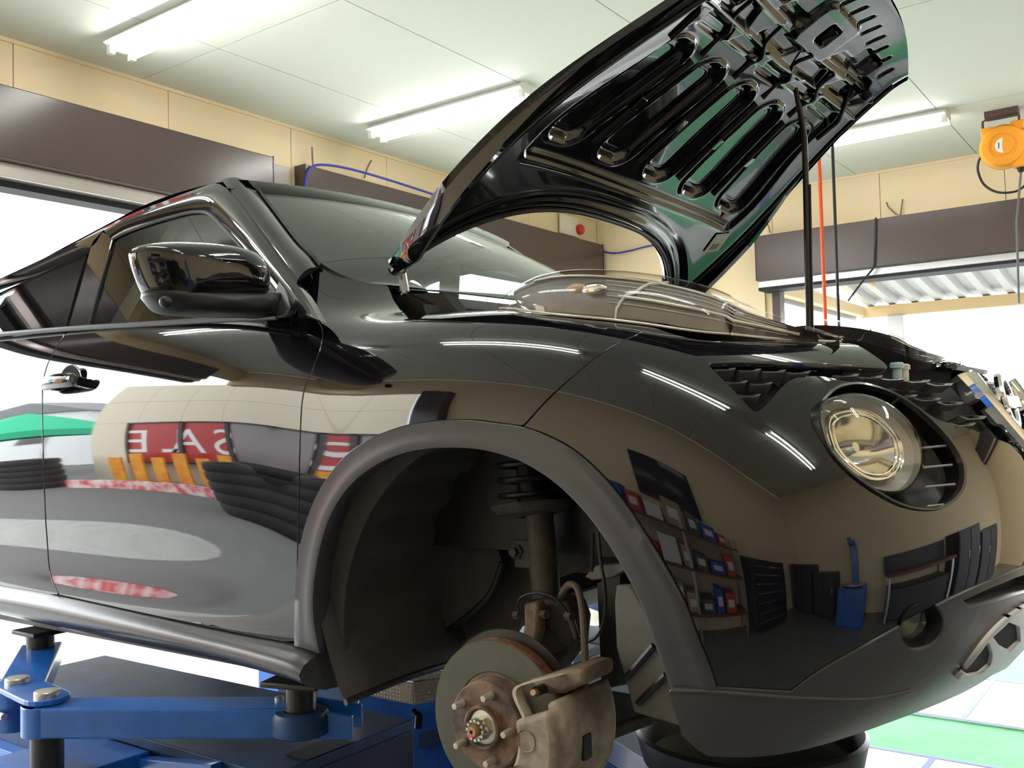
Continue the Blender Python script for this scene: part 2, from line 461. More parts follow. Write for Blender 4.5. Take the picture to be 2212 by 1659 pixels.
def _basis(t):
    return np.stack([(1 - t) ** 3 / 6, (3 * t ** 3 - 6 * t * t + 4) / 6, (-3 * t ** 3 + 3 * t * t + 3 * t + 1) / 6, t ** 3 / 6], -1)
def S(u, v):
    """body point for u in 0..NU-1 (front centre to tail), v in 0..NV-1 (sill to shoulder)"""
    u = np.clip(np.asarray(u, float), 0, NU - 1.00001); v = np.clip(np.asarray(v, float), 0, NV - 1.00001)
    i = np.floor(u).astype(int); j = np.floor(v).astype(int)
    bu = _basis(u - i); bv = _basis(v - j)
    out = np.zeros(u.shape + (3,))
    for a in range(4):
        for b in range(4):
            out += (bu[..., a] * bv[..., b])[..., None] * _N[i + a, j + b]
    return out
def SN(u, v):
    e = 1e-3
    du = S(np.clip(u + e, 0, NU - 1), v) - S(np.clip(u - e, 0, NU - 1), v)
    dv = S(u, np.clip(v + e, 0, NV - 1)) - S(u, np.clip(v - e, 0, NV - 1))
    n = np.cross(dv, du)
    return n / np.linalg.norm(n, axis=-1, keepdims=True)
_GU, _GV = np.meshgrid(np.linspace(0, NU - 1.001, 18 * 24), np.linspace(0, NV - 1.001, 160), indexing='ij')
_GP = S(_GU, _GV)
_GX = proj(_GP)
_GF = np.einsum('ijk,ijk->ij', SN(_GU, _GV), CAM - _GP) > 0
def uv_of(p):
    """where the sight line through pixel p meets the body skin"""
    d = np.hypot(_GX[..., 0] - p[0], _GX[..., 1] - p[1]) + np.where(_GF, 0, 60)
    k = np.unravel_index(np.argmin(d), d.shape)
    u, v = _GU[k], _GV[k]
    for _ in range(12):
        r = proj(S(u, v)) - np.array(p)
        e = 1e-4
        J = np.stack([(proj(S(u + e, v)) - proj(S(u - e, v))) / (2 * e), (proj(S(u, v + e)) - proj(S(u, v - e))) / (2 * e)], 1)
        try:
            st = np.linalg.solve(J, r)
        except np.linalg.LinAlgError:
            break
        st = np.clip(st, -.3, .3)
        u = float(np.clip(u - st[0], 0, NU - 1.001)); v = float(np.clip(v - st[1], 0, NV - 1.001))
    return (u, v)
SU, SV = 0.2, 0.085       # rough metric size of one step in u and v
def uvs(pix):
    return np.array([uv_of(p) for p in pix]) * (SU, SV)
def uv_xz(x, z):
    """body point on the flank with given X and height above the car's own ground"""
    d = np.hypot(_GP[..., 0] - x, _GP[..., 2] - z - LIFT)
    k = np.unravel_index(np.argmin(d), d.shape)
    return np.array((_GU[k] * SU, _GV[k] * SV))
def inside(poly, pts):
    poly = np.asarray(poly); x, y = pts[:, 0], pts[:, 1]
    r = np.zeros(len(pts), bool); n = len(poly)
    for i in range(n):
        a, b = poly[i - 1], poly[i]
        c = ((a[1] > y) != (b[1] > y)) & (x < (b[0] - a[0]) * (y - a[1]) / (b[1] - a[1] + 1e-15) + a[0])
        r ^= c
    return r
def seg_dist(poly, pts):
    d = np.full(len(pts), 1e9)
    for i in range(len(poly)):
        a, b = poly[i - 1], poly[i]
        ab = b - a; t = np.clip(((pts - a) @ ab) / (ab @ ab + 1e-15), 0, 1)
        d = np.minimum(d, np.linalg.norm(pts - a - t[:, None] * ab, axis=1))
    return d
def offset_poly(poly, d):
    """shrink a closed 2D polygon by d (positive = inwards)"""
    A = .5 * np.sum(np.roll(poly[:, 0], 1) * poly[:, 1] - poly[:, 0] * np.roll(poly[:, 1], 1))
    t = np.roll(poly, -1, 0) - np.roll(poly, 1, 0)
    t /= np.linalg.norm(t, axis=1, keepdims=True) + 1e-12
    n = np.stack([-t[:, 1], t[:, 0]], 1) * (1 if A > 0 else -1)
    return poly + n * d
def panel(outline, holes=(), step=.012, gap=.002, off=0.0, rim=.016, hole_gap=0.0, disp=None, edge=.006):
    """trim the skin to a polygon in scaled (u,v); rim turned inwards; returns verts, faces, normals"""
    out = resample(offset_poly(resample(outline, max(24, int(len_closed(outline) / edge)), True), gap), max(24, int(len_closed(outline) / edge)), True)
    hs = [resample(offset_poly(resample(h, max(24, int(len_closed(h) / edge)), True), -hole_gap), max(24, int(len_closed(h) / edge)), True) for h in holes]
    lo, hi = out.min(0), out.max(0)
    gx, gy = np.meshgrid(np.arange(lo[0], hi[0], step), np.arange(lo[1], hi[1], step))
    g = np.stack([gx.ravel(), gy.ravel()], 1)
    g = g[inside(out, g)]
    g = g[seg_dist(out, g) > step * .45]
    for h in hs:
        g = g[~inside(h, g)]
        g = g[seg_dist(h, g) > step * .45]
    loops = [out] + hs
    pts = np.vstack(loops + [g]); edges = []; k = 0
    for l in loops:
        n = len(l); edges += [(k + i, k + (i + 1) % n) for i in range(n)]; k += n
    V, E_, F, *_r = delaunay_2d_cdt([Vector(p) for p in pts], edges, [], 0, 1e-7)
    V = np.array([(p.x, p.y) for p in V]); F = np.array([f for f in F if len(f) == 3])
    c = V[F].mean(1)
    keep = inside(out, c)
    for h in hs: keep &= ~inside(h, c)
    F = F[keep]
    U, W = V[:, 0] / SU, V[:, 1] / SV
    P = S(U, W); N = SN(U, W)
    if disp is not None:
        P = P + N * disp(P)[:, None]
    P = P + N * off
    # orient
    fn = np.cross(P[F[:, 1]] - P[F[:, 0]], P[F[:, 2]] - P[F[:, 0]])
    flip = np.einsum('ij,ij->i', fn, N[F[:, 0]]) < 0
    F[flip] = F[flip][:, ::-1]
    if disp is not None:      # normals from the displaced mesh
        acc = np.zeros_like(P); fn = np.cross(P[F[:, 1]] - P[F[:, 0]], P[F[:, 2]] - P[F[:, 0]])
        for q in range(3): np.add.at(acc, F[:, q], fn)
        N = acc / (np.linalg.norm(acc, axis=1, keepdims=True) + 1e-12)
    verts = P.tolist(); faces = [tuple(map(int, f)) for f in F]; norms = N.tolist()
    # boundary rim
    cnt = {}
    for f in faces:
        for a, b in ((f[0], f[1]), (f[1], f[2]), (f[2], f[0])):
            cnt[(a, b)] = 1
    bnd = [(a, b) for (a, b) in cnt if (b, a) not in cnt]
    if rim > 0:
        outd = {}
        for a, b in bnd:
            e = P[b] - P[a]; o_ = np.cross(e, N[a]); o_ /= np.linalg.norm(o_) + 1e-12
            for q in (a, b): outd[q] = outd.get(q, 0) + o_
        ids = {}
        for q, o_ in outd.items():
            o_ = o_ / (np.linalg.norm(o_) + 1e-12)
            i0 = len(verts)
            verts.append((P[q] - N[q] * .0012 + o_ * .0009).tolist()); norms.append(((N[q] + o_ * 1.0) / np.linalg.norm(N[q] + o_ * 1.0)).tolist())
            verts.append((P[q] - N[q] * rim + o_ * .0012).tolist()); norms.append(o_.tolist())
            ids[q] = i0
        for a, b in bnd:
            faces.append((b, a, ids[a], ids[b])); faces.append((ids[b], ids[a], ids[a] + 1, ids[b] + 1))
    return np.array(verts), faces, np.array(norms)
def len_closed(p):
    p = np.asarray(p); return float(np.linalg.norm(p - np.roll(p, 1, 0), axis=1).sum())
def build_panel(name, m, parent, outline, mirror=False, label=None, **kw):
    V, F, N = panel(outline, **kw)
    b = MB(); b.v = [tuple(p) for p in V]; b.f = list(F); nn = N
    if mirror == 'both':
        k = len(V)
        b.v += [(x, -y, z) for x, y, z in V]; b.f += [tuple(i + k for i in reversed(f)) for f in F]
        nn = np.vstack([N, N * (1, -1, 1)])
    elif mirror == 'only':
        b.v = [(x, -y, z) for x, y, z in V]; b.f = [tuple(reversed(f)) for f in F]; nn = N * (1, -1, 1)
    return b.build(name, m, parent, normals=nn, label=label)
# ================================================================== the car
M_PAINT = mat('black_gloss_paint', (0.0045, 0.004, 0.006), 0.03, spec=0.5, coat=0.75)
M_CLAD = mat('grained_dark_grey_plastic', (0.050, 0.050, 0.054), 0.27, bump=0.03, bscale=900)
M_CHROME = mat('chrome', (0.86, 0.86, 0.86), 0.05, metal=1.0)
M_SILVER = mat('satin_silver_plastic', (0.55, 0.56, 0.60), 0.35, metal=0.5)
car = thing('car', 'black compact crossover car on the lift, hood open and front wheel removed', 'car', (0, 0, LIFT))

DOOR_GAP = [(639, 611), (664, 648), (687, 687), (697, 714), (694, 745), (673, 803), (654, 858), (648, 967), (645, 1098), (642, 1228), (639, 1385)]
ARCH = [(640, 1390), (642, 1300), (650, 1200), (668, 1120), (700, 1050), (750, 985), (810, 945), (880, 920), (950, 910), (1020, 908), (1080, 915), (1130, 922),
        (1180, 940), (1240, 972), (1300, 1025), (1350, 1085), (1400, 1160), (1440, 1225), (1480, 1300), (1510, 1380), (1535, 1440), (1550, 1486)]
ARCH_IN = [(690, 1412), (676, 1330), (680, 1240), (705, 1135), (745, 1062), (800, 1012), (870, 980), (950, 968), (1030, 971), (1090, 985), (1140, 1006),
           (1200, 1046), (1260, 1105), (1310, 1172), (1350, 1240), (1385, 1310), (1410, 1385), (1430, 1440), (1447, 1490)]
FB_GAP = [(1130, 921), (1180, 866), (1230, 819), (1280, 777), (1330, 745), (1370, 725), (1407, 706)]
SILL_TOP = [(127, 1285), (310, 1325), (487, 1363), (638, 1392)]
REAR_GAP = [(147, 713), (134, 731), (110, 772), (99, 800), (92, 843), (93, 967), (98, 1109), (101, 1154), (108, 1236), (127, 1285)]
sp = lambda pts, n=6: [tuple(p) for p in spline(pts, n)]

# front door skin
belt = [(685, 690), (640, 684), (590, 688), (550, 690), (450, 696), (300, 705), (147, 713)]
door_out = uvs(sp(belt[:2] + belt[2:], 4)[:-1] + sp(REAR_GAP, 4)[:-1] + sp(SILL_TOP, 6)[:-1] + sp(DOOR_GAP, 4)[::-1][:-10])
door = build_panel('front_door', M_PAINT, car, door_out)
# rear door skin
rd = sp(REAR_GAP, 4)
r_up = [uv_xz(x, z) for x, z in ((-1.45, 1.052), (-1.7, 1.07), (-2.0, 1.085), (-2.1, .95), (-2.12, .80), (-2.05, .62), (-1.98, .45), (-1.95, .36), (-1.7, .352), (-1.5, .348))]
rdoor_out = np.vstack([uvs(rd), np.array(r_up)[::-1]])
build_panel('rear_door', M_PAINT, car, rdoor_out)
qx = [uv_xz(x, z) for x, z in ((-2.0, 1.085), (-2.1, .95), (-2.12, .80), (-2.05, .62), (-1.98, .45), (-1.95, .36), (-2.13, .36), (-2.16, .5), (-2.25, .63), (-2.4, .72), (-2.53, .745), (-2.68, .715), (-2.82, .61), (-2.90, .47), (-2.92, .37), (-3.03, .40), (-3.08, .6), (-3.08, .9), (-3.06, 1.12), (-2.7, 1.115), (-2.3, 1.10))]
for md in (False, 'only'):
    build_panel('rear_quarter', M_PAINT, car, np.array(qx), mirror=md, step=.03)
build_panel('door', M_PAINT, car, door_out, mirror='only', step=.03)
build_panel('door', M_PAINT, car, rdoor_out, mirror='only', step=.03)
# front fender
top_edge = [(1407, 706), (1330, 697), (1250, 689), (1150, 675), (1078, 658), (1010, 663), (940, 673), (906, 689), (885, 689), (865, 668), (851, 648), (839, 617), (800, 611), (760, 603), (725, 588), (690, 577)]
fender_out = uvs(sp(DOOR_GAP, 4)[:-1] + sp(ARCH[:12], 4)[:-1] + sp(FB_GAP, 4)[:-1] + top_edge)
build_panel('fender', M_PAINT, car, fender_out, step=.010)
build_panel('fender', M_PAINT, car, fender_out, mirror='only', step=.02)
# front bumper
GRILLE_TOP = [(1920, 794), (1831, 789), (1700, 783), (1560, 779)]
GRILLE_LOW = [(1537, 783), (1534, 790), (1580, 836), (1622, 881), (1634, 887), (1650, 878), (1668, 858), (1690, 832), (1715, 816), (1745, 811), (1780, 812), (1821, 821), (1870, 829), (1907, 838), (1950, 858), (1996, 886), (2027, 905), (2095, 925), (2181, 957), (2198, 968)]
strip = [(1407, 706), (1480, 728), (1556, 737), (1690, 737), (1817, 738), (1855, 747), (1890, 768), (1918, 788)]
PAINT_LOW = [(1547, 1484), (1698, 1493), (1714, 1489), (1770, 1449), (1897, 1377), (2048, 1294), (2212, 1222)]
g_end = uv_of(GRILLE_LOW[-1]); p_end = uv_of(PAINT_LOW[-1])
centre_pts = [(.6, g_end[1] - .35), (0.02, g_end[1] - .55), (0.02, p_end[1] + .5), (.8, p_end[1] + .25)]
bumper_out = np.vstack([uvs(sp(FB_GAP, 4)[:-1] + sp(strip, 4)[:-1] + sp(GRILLE_TOP, 4)[:-1] + sp(GRILLE_LOW, 3)),
                        np.array(centre_pts) * (SU, SV), uvs(sp(PAINT_LOW, 4)[::-1] + sp(ARCH[11:], 4)[::-1][1:-1])])
HL_RING = [(1767, 883), (1788, 848), (1821, 831), (1872, 831), (1951, 862), (2027, 924), (2075, 989), (2083, 1041), (2065, 1079), (2023, 1103), (1958, 1099), (1889, 1065), (1821, 1013), (1779, 955)]
hl_uv = uvs([tuple(p) for p in spline(HL_RING, 5, True)])
build_panel('front_bumper', M_PAINT, car, bumper_out, mirror='both', holes=[hl_uv], step=.010)
# ---- gap backing: dark ribbons behind every shut line
def ribbon(name, pix, w=.022, off=-.014, m=None):
    q = uvs(sp(pix, 3)); t = np.gradient(q, axis=0); t /= np.linalg.norm(t, axis=1, keepdims=True); n = np.stack([-t[:, 1], t[:, 0]], 1)
    rows = []
    for k in (-1, 0, 1):
        a = q + n * w * k; rows.append(S(a[:, 0] / SU, a[:, 1] / SV) + off * SN(a[:, 0] / SU, a[:, 1] / SV))
    MB().grid(np.array(rows)).build(name, m or M_DARK, car)
for g in (DOOR_GAP, REAR_GAP, FB_GAP, [(147, 713)] + REAR_GAP[1:2], SILL_TOP, [(0, 1264)] + SILL_TOP[:1], ARCH):
    ribbon('seam_backing', g)

# ---- wheel arch cladding
def arch_clad():
    n = 90
    a = resample(spline(ARCH, 6), n); b = resample(spline(ARCH_IN, 6), n)
    ua = np.array([uv_of(p) for p in a]); Pa = S(ua[:, 0], ua[:, 1]); Na = SN(ua[:, 0], ua[:, 1])
    rows = []
    Pb = np.array([onY(q, Pa[i][1] - .010) for i, q in enumerate(b)])
    P0 = Pa + Na * (-.004) ; P1 = Pa + Na * .006
    def mix(t, out):
        P = P1 * (1 - t) + Pb * t
        return P + np.array([0, -out, 0])
    rows = [P0, P1, mix(.05, .003), mix(.3, .001), mix(.6, .0), mix(.9, .001), mix(.985, -.001), Pb + np.array([0, .006, 0])]
    c = Pb.mean(0)
    inw = Pb - np.array([0.02, 0, .33 + LIFT]); inw[:, 1] = 0; inw /= np.linalg.norm(inw, axis=1, keepdims=True)
    rows += [Pb + np.array([0, .035, 0]) + inw * .004, Pb + np.array([0, .06, 0]) + inw * .012]
    return np.array(rows)
CL = arch_clad()
MB().grid(CL).build('wheel_arch_cladding', M_CLAD, car, sharp=50)
b = MB().grid(CL * (1, -1, 1)); b.build('wheel_arch_cladding', M_CLAD, car, sharp=50)

# ---- sill cladding
sill_t = [(-172, 1229), (-80, 1248), (0, 1266), (127, 1288), (310, 1328), (487, 1366), (638, 1394), (672, 1403), (690, 1412)]
sill_b = [(-140, 1297), (-60, 1314), (0, 1327), (110, 1351), (222, 1376), (443, 1420), (576, 1451), (660, 1473), (706, 1490)]
def sill():
    n = 60
    a = resample(spline(sill_t, 5), n); b_ = resample(spline(sill_b, 5), n)
    ua = np.array([uv_of(p) for p in a]); Pa = S(ua[:, 0], ua[:, 1])
    Pa[:, 1] -= .004
    Pb = np.array([onY(q, -.80) for q in b_])
    f = np.linspace(0, 1, n)
    fl = .012 + .010 * smoothstep(.75, 1, f)
    rows = [Pa + np.array([0, .03, .004]), Pa]
    for t, o_ in ((.06, .4), (.2, 1.0), (.4, 1.35), (.6, 1.3), (.8, .85), (.94, .3)):
        P = Pa * (1 - t) + Pb * t; P[:, 1] = Pa[:, 1] * (1 - t) + Pb[:, 1] * t - fl * o_ - .03 * math.sin(math.pi * t) ** .8 * 1.0
        rows.append(P)
    rows += [Pb, Pb + np.array([0, .10, -.004]), Pb + np.array([0, .16, .02])]
    return np.array(rows)
SL = sill()
for sgn in (1, -1):
    b = MB(); b.grid(SL * (1, sgn, 1)); b.add(SL[:, -1] * (1, sgn, 1), [tuple(range(len(SL)))]); b.build('sill_cladding', M_CLAD, car, sharp=60)
# weld flange and floor pan under the sill
MB().box((-2.2, -.757, .238 + LIFT), (-.48, -.743, .30 + LIFT)).build('sill_flange', M_BLACKP, car, smooth=False)
MB().box((-3.1, -.72, .235 + LIFT), (-.42, .72, .29 + LIFT)).build('floor_pan', M_BLACKP, car, smooth=False, bevel=.01)

# ---- lower bumper, grained plastic
low_edge = [(1447, 1490), (1455, 1515), (1463, 1545), (1476, 1588)]
u_c = uv_of((1530, 1636))[0]
v0 = .03
bot = [(u, v0 + (.15 if i == 0 else 0)) for i, u in enumerate(np.linspace(u_c + .15, 0.02, 40))]
lower_out = np.vstack([uvs(sp(PAINT_LOW, 4)), np.array([(.8, p_end[1] + .25), (.02, p_end[1] + .5)]) * (SU, SV), np.array(bot[::-1]) * (SU, SV), uvs(low_edge[::-1])])
FOG = [(1988 + 47 * math.cos(a) + 8 * math.sin(a), 1352 - 52 * math.sin(a)) for a in np.linspace(0, 2 * math.pi, 20, endpoint=False)]
fog_uv = uvs(FOG)
INTAKE = [(2075, 1296), (2130, 1270), (2190, 1246), (2240, 1228), (2240, 1268), (2190, 1286), (2135, 1303), (2090, 1312)]
in_uv = uvs(INTAKE)
build_panel('lower_bumper', M_CLAD, car, lower_out, mirror='both', holes=[fog_uv, in_uv], step=.010, gap=0.0, off=.004, rim=.05)
MB().box((.28, -.62, .262 + LIFT), (.44, .62, .27 + LIFT)).build('under_tray', M_BLACKP, car, smooth=False)
# crease line where the plastic turns under
ce = uvs(sp([(1452, 1489), (1550, 1492), (1700, 1503), (1830, 1507), (1900, 1502), (1960, 1488)], 5))
Pc = S(ce[:, 0] / SU, ce[:, 1] / SV) + SN(ce[:, 0] / SU, ce[:, 1] / SV) * .003
MB().tube(Pc, .0042, 8).build('lower_bumper_crease', M_CLAD, car)
# fog lamp and dark intake
def lamp_axis(uvp):
    c = uvp.mean(0); return S(c[0] / SU, c[1] / SV), SN(c[0] / SU, c[1] / SV)
fc, fn = lamp_axis(fog_uv)
def ring_pts(uvp, off, n=48):
    q = resample(uvp, n, True); return S(q[:, 0] / SU, q[:, 1] / SV) + SN(q[:, 0] / SU, q[:, 1] / SV) * off
for sgn in (1, -1):
    mm = np.array([1, sgn, 1])
    R0 = ring_pts(fog_uv, .004); cc = R0.mean(0)
    bowl = [R0, cc + (R0 - cc) * .92 - fn * .012, cc + (R0 - cc) * .86 - fn * .03]
    fl = MB().grid(np.array(bowl) * mm, closed_v=True).build('fog_lamp', M_BLACKP, car)
    lens = [cc + (R0 - cc) * k - fn * (.03 - .022 * math.sqrt(max(0, 1 - k * k * .9))) for k in (.86, .7, .5, .3, .1, .001)]
    MB().grid(np.array(lens) * mm, closed_v=True).build('fog_lens', glass_mat('fog_glass', (.9, .92, .9), r0=.06), fl)
    refl = [cc + (R0 - cc) * k - fn * (.03 + .03 * (1 - k * k)) for k in (.86, .7, .5, .3, .15)]
    MB().grid(np.array(refl) * mm, closed_v=True).build('fog_reflector', mat('fog_bowl', (.16, .17, .15), .25, metal=.3), fl)
    ip = [S(p[0] / SU, p[1] / SV) for p in in_uv]
    MB().prism([(p + np.array([-.03, .01, 0])) * mm for p in ip], (-.02, 0, 0)).build('intake_backing', M_DARK, car, smooth=False)

# ---- silver skid plate with two openings
SK = [(2058, 1456), (2085, 1421), (2112, 1384), (2140, 1352), (2172, 1325), (2212, 1300), (2262, 1280)]
SKB = [(2262, 1350), (2212, 1396), (2170, 1428), (2120, 1452), (2080, 1462)]
sk_end, skb_end = uv_of(SK[-1]), uv_of(SKB[0])
sk_uv = np.vstack([uvs(sp(SK, 3)), np.array([(.5, sk_end[1] + .1), (.02, sk_end[1] + .12), (.02, skb_end[1] - .1), (.5, skb_end[1] - .05)]) * (SU, SV), uvs(sp(SKB, 3))])
H1 = uvs([(2068, 1442), (2096, 1409), (2120, 1378), (2131, 1405), (2127, 1427), (2104, 1446), (2080, 1450)])
H2 = uvs([(2129, 1369), (2165, 1337), (2187, 1346), (2191, 1377), (2167, 1399), (2143, 1386)])
build_panel('skid_plate', M_SILVER, car, sk_uv, mirror='both', holes=[H1, H2], step=.012, gap=0.0, off=.012, rim=.012)
for hh in (H1, H2):  # dark sheets set in the skid openings, their shade put into colour
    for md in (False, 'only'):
        build_panel('skid_opening_shade', M_DARK, car, hh, mirror=md, step=.012, gap=-.004, off=.0055, rim=0)

# ---- grille: dark backing, scale shaped tabs, chrome arms, emblem
g_uv = np.vstack([uvs(sp(GRILLE_TOP, 3)[::-1] + []), uvs(sp([(1925, 795), (2000, 801), (2061, 811), (2110, 815), (2160, 822)], 3)), np.array([(.3, uv_of((2160, 822))[1]), (.02, uv_of((2160, 822))[1])]) * (SU, SV),
                  np.array([(.02, g_end[1] - .5), (.6, g_end[1] - .3)]) * (SU, SV), uvs(sp(GRILLE_LOW, 3)[::-1])])
build_panel('grille_backing', M_DARK, car, g_uv, mirror='both', step=.02, gap=-.01, off=-.035, rim=0)
M_TAB = mat('gloss_black_grille', (0.085, 0.085, 0.09), 0.3, coat=0.4)
grille = MB().box((0, 0, 0), (.001, .001, .001))
gpoly = np.array(sp(GRILLE_TOP, 3)[::-1] + sp([(1925, 795), (2000, 801), (2061, 811)], 3) + [(2085, 835), (2115, 872), (2160, 920), (2190, 958)] + sp(GRILLE_LOW, 3)[::-1][1:])
def tab_mesh(p, du, dv):
    """one scale of the mesh: a hooded half-rhomb, pointed down and outwards"""
    u, v = uv_of(p)
    f = lambda a, b_, o_: S(np.clip(u + a * du, 0, NU - 1), v + b_ * dv) + SN(u, v) * o_
    top = [f(.5, .45, -.010), f(-.46, .45, -.010), f(-.52, -.1, .004), f(-.22, -.5, .006), (f(.5, -.5, .004))]
    base = [q - SN(u, v) * .022 for q in top]
    b_ = MB(); n = 5
    c0 = sum(top) / 5
    inn = [c0 + (q - c0) * .58 + (top[3] - top[0]) * -.10 for q in top]; sunk = [q - SN(u, v) * .016 for q in inn]
    fs = [(i, i + n, (i + 1) % n + n, (i + 1) % n) for i in range(n)]
    fs += [(i, (i + 1) % n, (i + 1) % n + 2 * n, i + 2 * n) for i in range(n)]
    fs += [(i + 2 * n, (i + 1) % n + 2 * n, (i + 1) % n + 3 * n, i + 3 * n) for i in range(n)] + [tuple(range(3 * n, 4 * n))]
    b_.add(top + base + inn + sunk, fs)
    return b_
rows = []
gt = spline([(1500, 776), (1560, 779), (1700, 783), (1831, 789), (1920, 794), (2000, 801), (2080, 812)], 10)
ntab = 0
for r in range(7):
    off = 16 + r * 26
    x = 1512 + (r % 2) * 26
    while x < 2200:
        y = np.interp(x, gt[:, 0], gt[:, 1]) + off * (1 + max(0, (x - 1560)) / 640 * .55) + max(0, x - 2080) * .95
        w = 54 - (x - 1560) / 640 * 6
        p = np.array([[x, y]])
        if inside(gpoly, p)[0] and seg_dist(gpoly, p)[0] > 7:
            uu = abs(uv_of((x - 22, y))[0] - uv_of((x + 22, y))[0]); vv = abs(uv_of((x, y - 9))[1] - uv_of((x, y + 9))[1])
            t = tab_mesh((x, y), uu * .98, vv * .95)
            t.build('grille_tab', M_TAB, car, smooth=False, bevel=.0012, bseg=1)
            t2 = MB(); t2.v = [(a, -b_, c) for a, b_, c in t.v]; t2.f = [f[::-1] for f in t.f]
            t2.build('grille_tab', M_TAB, car, smooth=False)
            ntab += 1
        x += w
# chrome arm beside the emblem
CHL = [(2064, 813), (2090, 840), (2116, 868), (2150, 906), (2177, 938), (2207, 972), (2240, 1006)]
CHR = [(2112, 818), (2130, 845), (2151, 879), (2177, 912), (2212, 946), (2240, 972), (2262, 994)]
def chrome_arm():
    n = 24
    a = np.array([uv_of(p) for p in resample(spline(CHL, 4), n)]); c = np.array([uv_of(p) for p in resample(spline(CHR, 4), n)])
    rows = []
    for t, o_ in ((0, -.02), (0, .004), (.12, .013), (.45, .018), (.55, .018), (.9, .010), (1, .002), (1, -.02)):
        q = a * (1 - t) + c * t
        rows.append(S(q[:, 0], q[:, 1]) + SN(q[:, 0], q[:, 1]) * o_)
    return np.array(rows)
CA = chrome_arm()
for sgn in (1, -1):
    MB().grid(CA * (1, sgn, 1)).build('chrome_grille_arm', M_CHROME, car, sharp=30)
ez = .775 + LIFT
ex = float(S(0.0, 7.3)[0]) + .012
em = MB().lathe([(.040, 0), (.040, .008), (.046, .013), (.056, .013), (.062, .008), (.062, 0)], (ex, 0, ez), (1, 0, .25), 40).build('emblem', M_CHROME, car)
MB().obox((ex + .012, 0, ez + .001), (.006, 0, .0015), (0, .074, 0), (-.003, 0, .013)).build('emblem_bar', M_CHROME, em, bevel=.003)
MB().lathe([(.041, .004), (.001, .004)], (ex, 0, ez), (1, 0, .25), 32).build('emblem_field', M_TAB, em)
# slats across the grille centre
for k in range(6):
    zz = .845 - k * .028 + LIFT
    MB().tube([(float(S(.0, 7.9 - k * .42)[0]) - .025, y, zz) for y in (-.16, 0, .16)], .006, 6).build('grille_slat', M_TAB, car)
# ---- round headlamp in its oval bezel
M_CLEAR = glass_mat('clear_lamp_lens', (.97, .97, .96), r0=.05)
M_REFL = mat('lamp_reflector', (0.80, 0.79, 0.74), 0.12, metal=1.0)
M_LBEZ = mat('lamp_bezel_grey', (0.30, 0.29, 0.27), 0.3, metal=0.3)
LENS = [(1768, 897), (1785, 866), (1834, 852), (1872, 856), (1907, 870), (1940, 894), (1965, 921), (1983, 953), (1989, 985), (1987, 1013), (1975, 1037), (1956, 1056), (1934, 1063), (1905, 1062), (1872, 1051), (1836, 1025), (1804, 993), (1781, 957)]
R_hl = ring_pts(hl_uv, 0.0, 64)
hc = R_hl.mean(0); hn = SN(*(hl_uv.mean(0) / (SU, SV)))
ax_l = hn * .75 + np.array([.66, -.22, .05]); ax_l /= np.linalg.norm(ax_l)
def on_plane(p, o_, n_):
    d = ray(p); return CAM + d * (((o_ - CAM) @ n_) / (d @ n_))
lens_o = hc - hn * .012
L_px = resample(spline(LENS, 5, True), 64, True)
L3 = np.array([on_plane(p, lens_o, ax_l) for p in L_px]); lc = L3.mean(0)
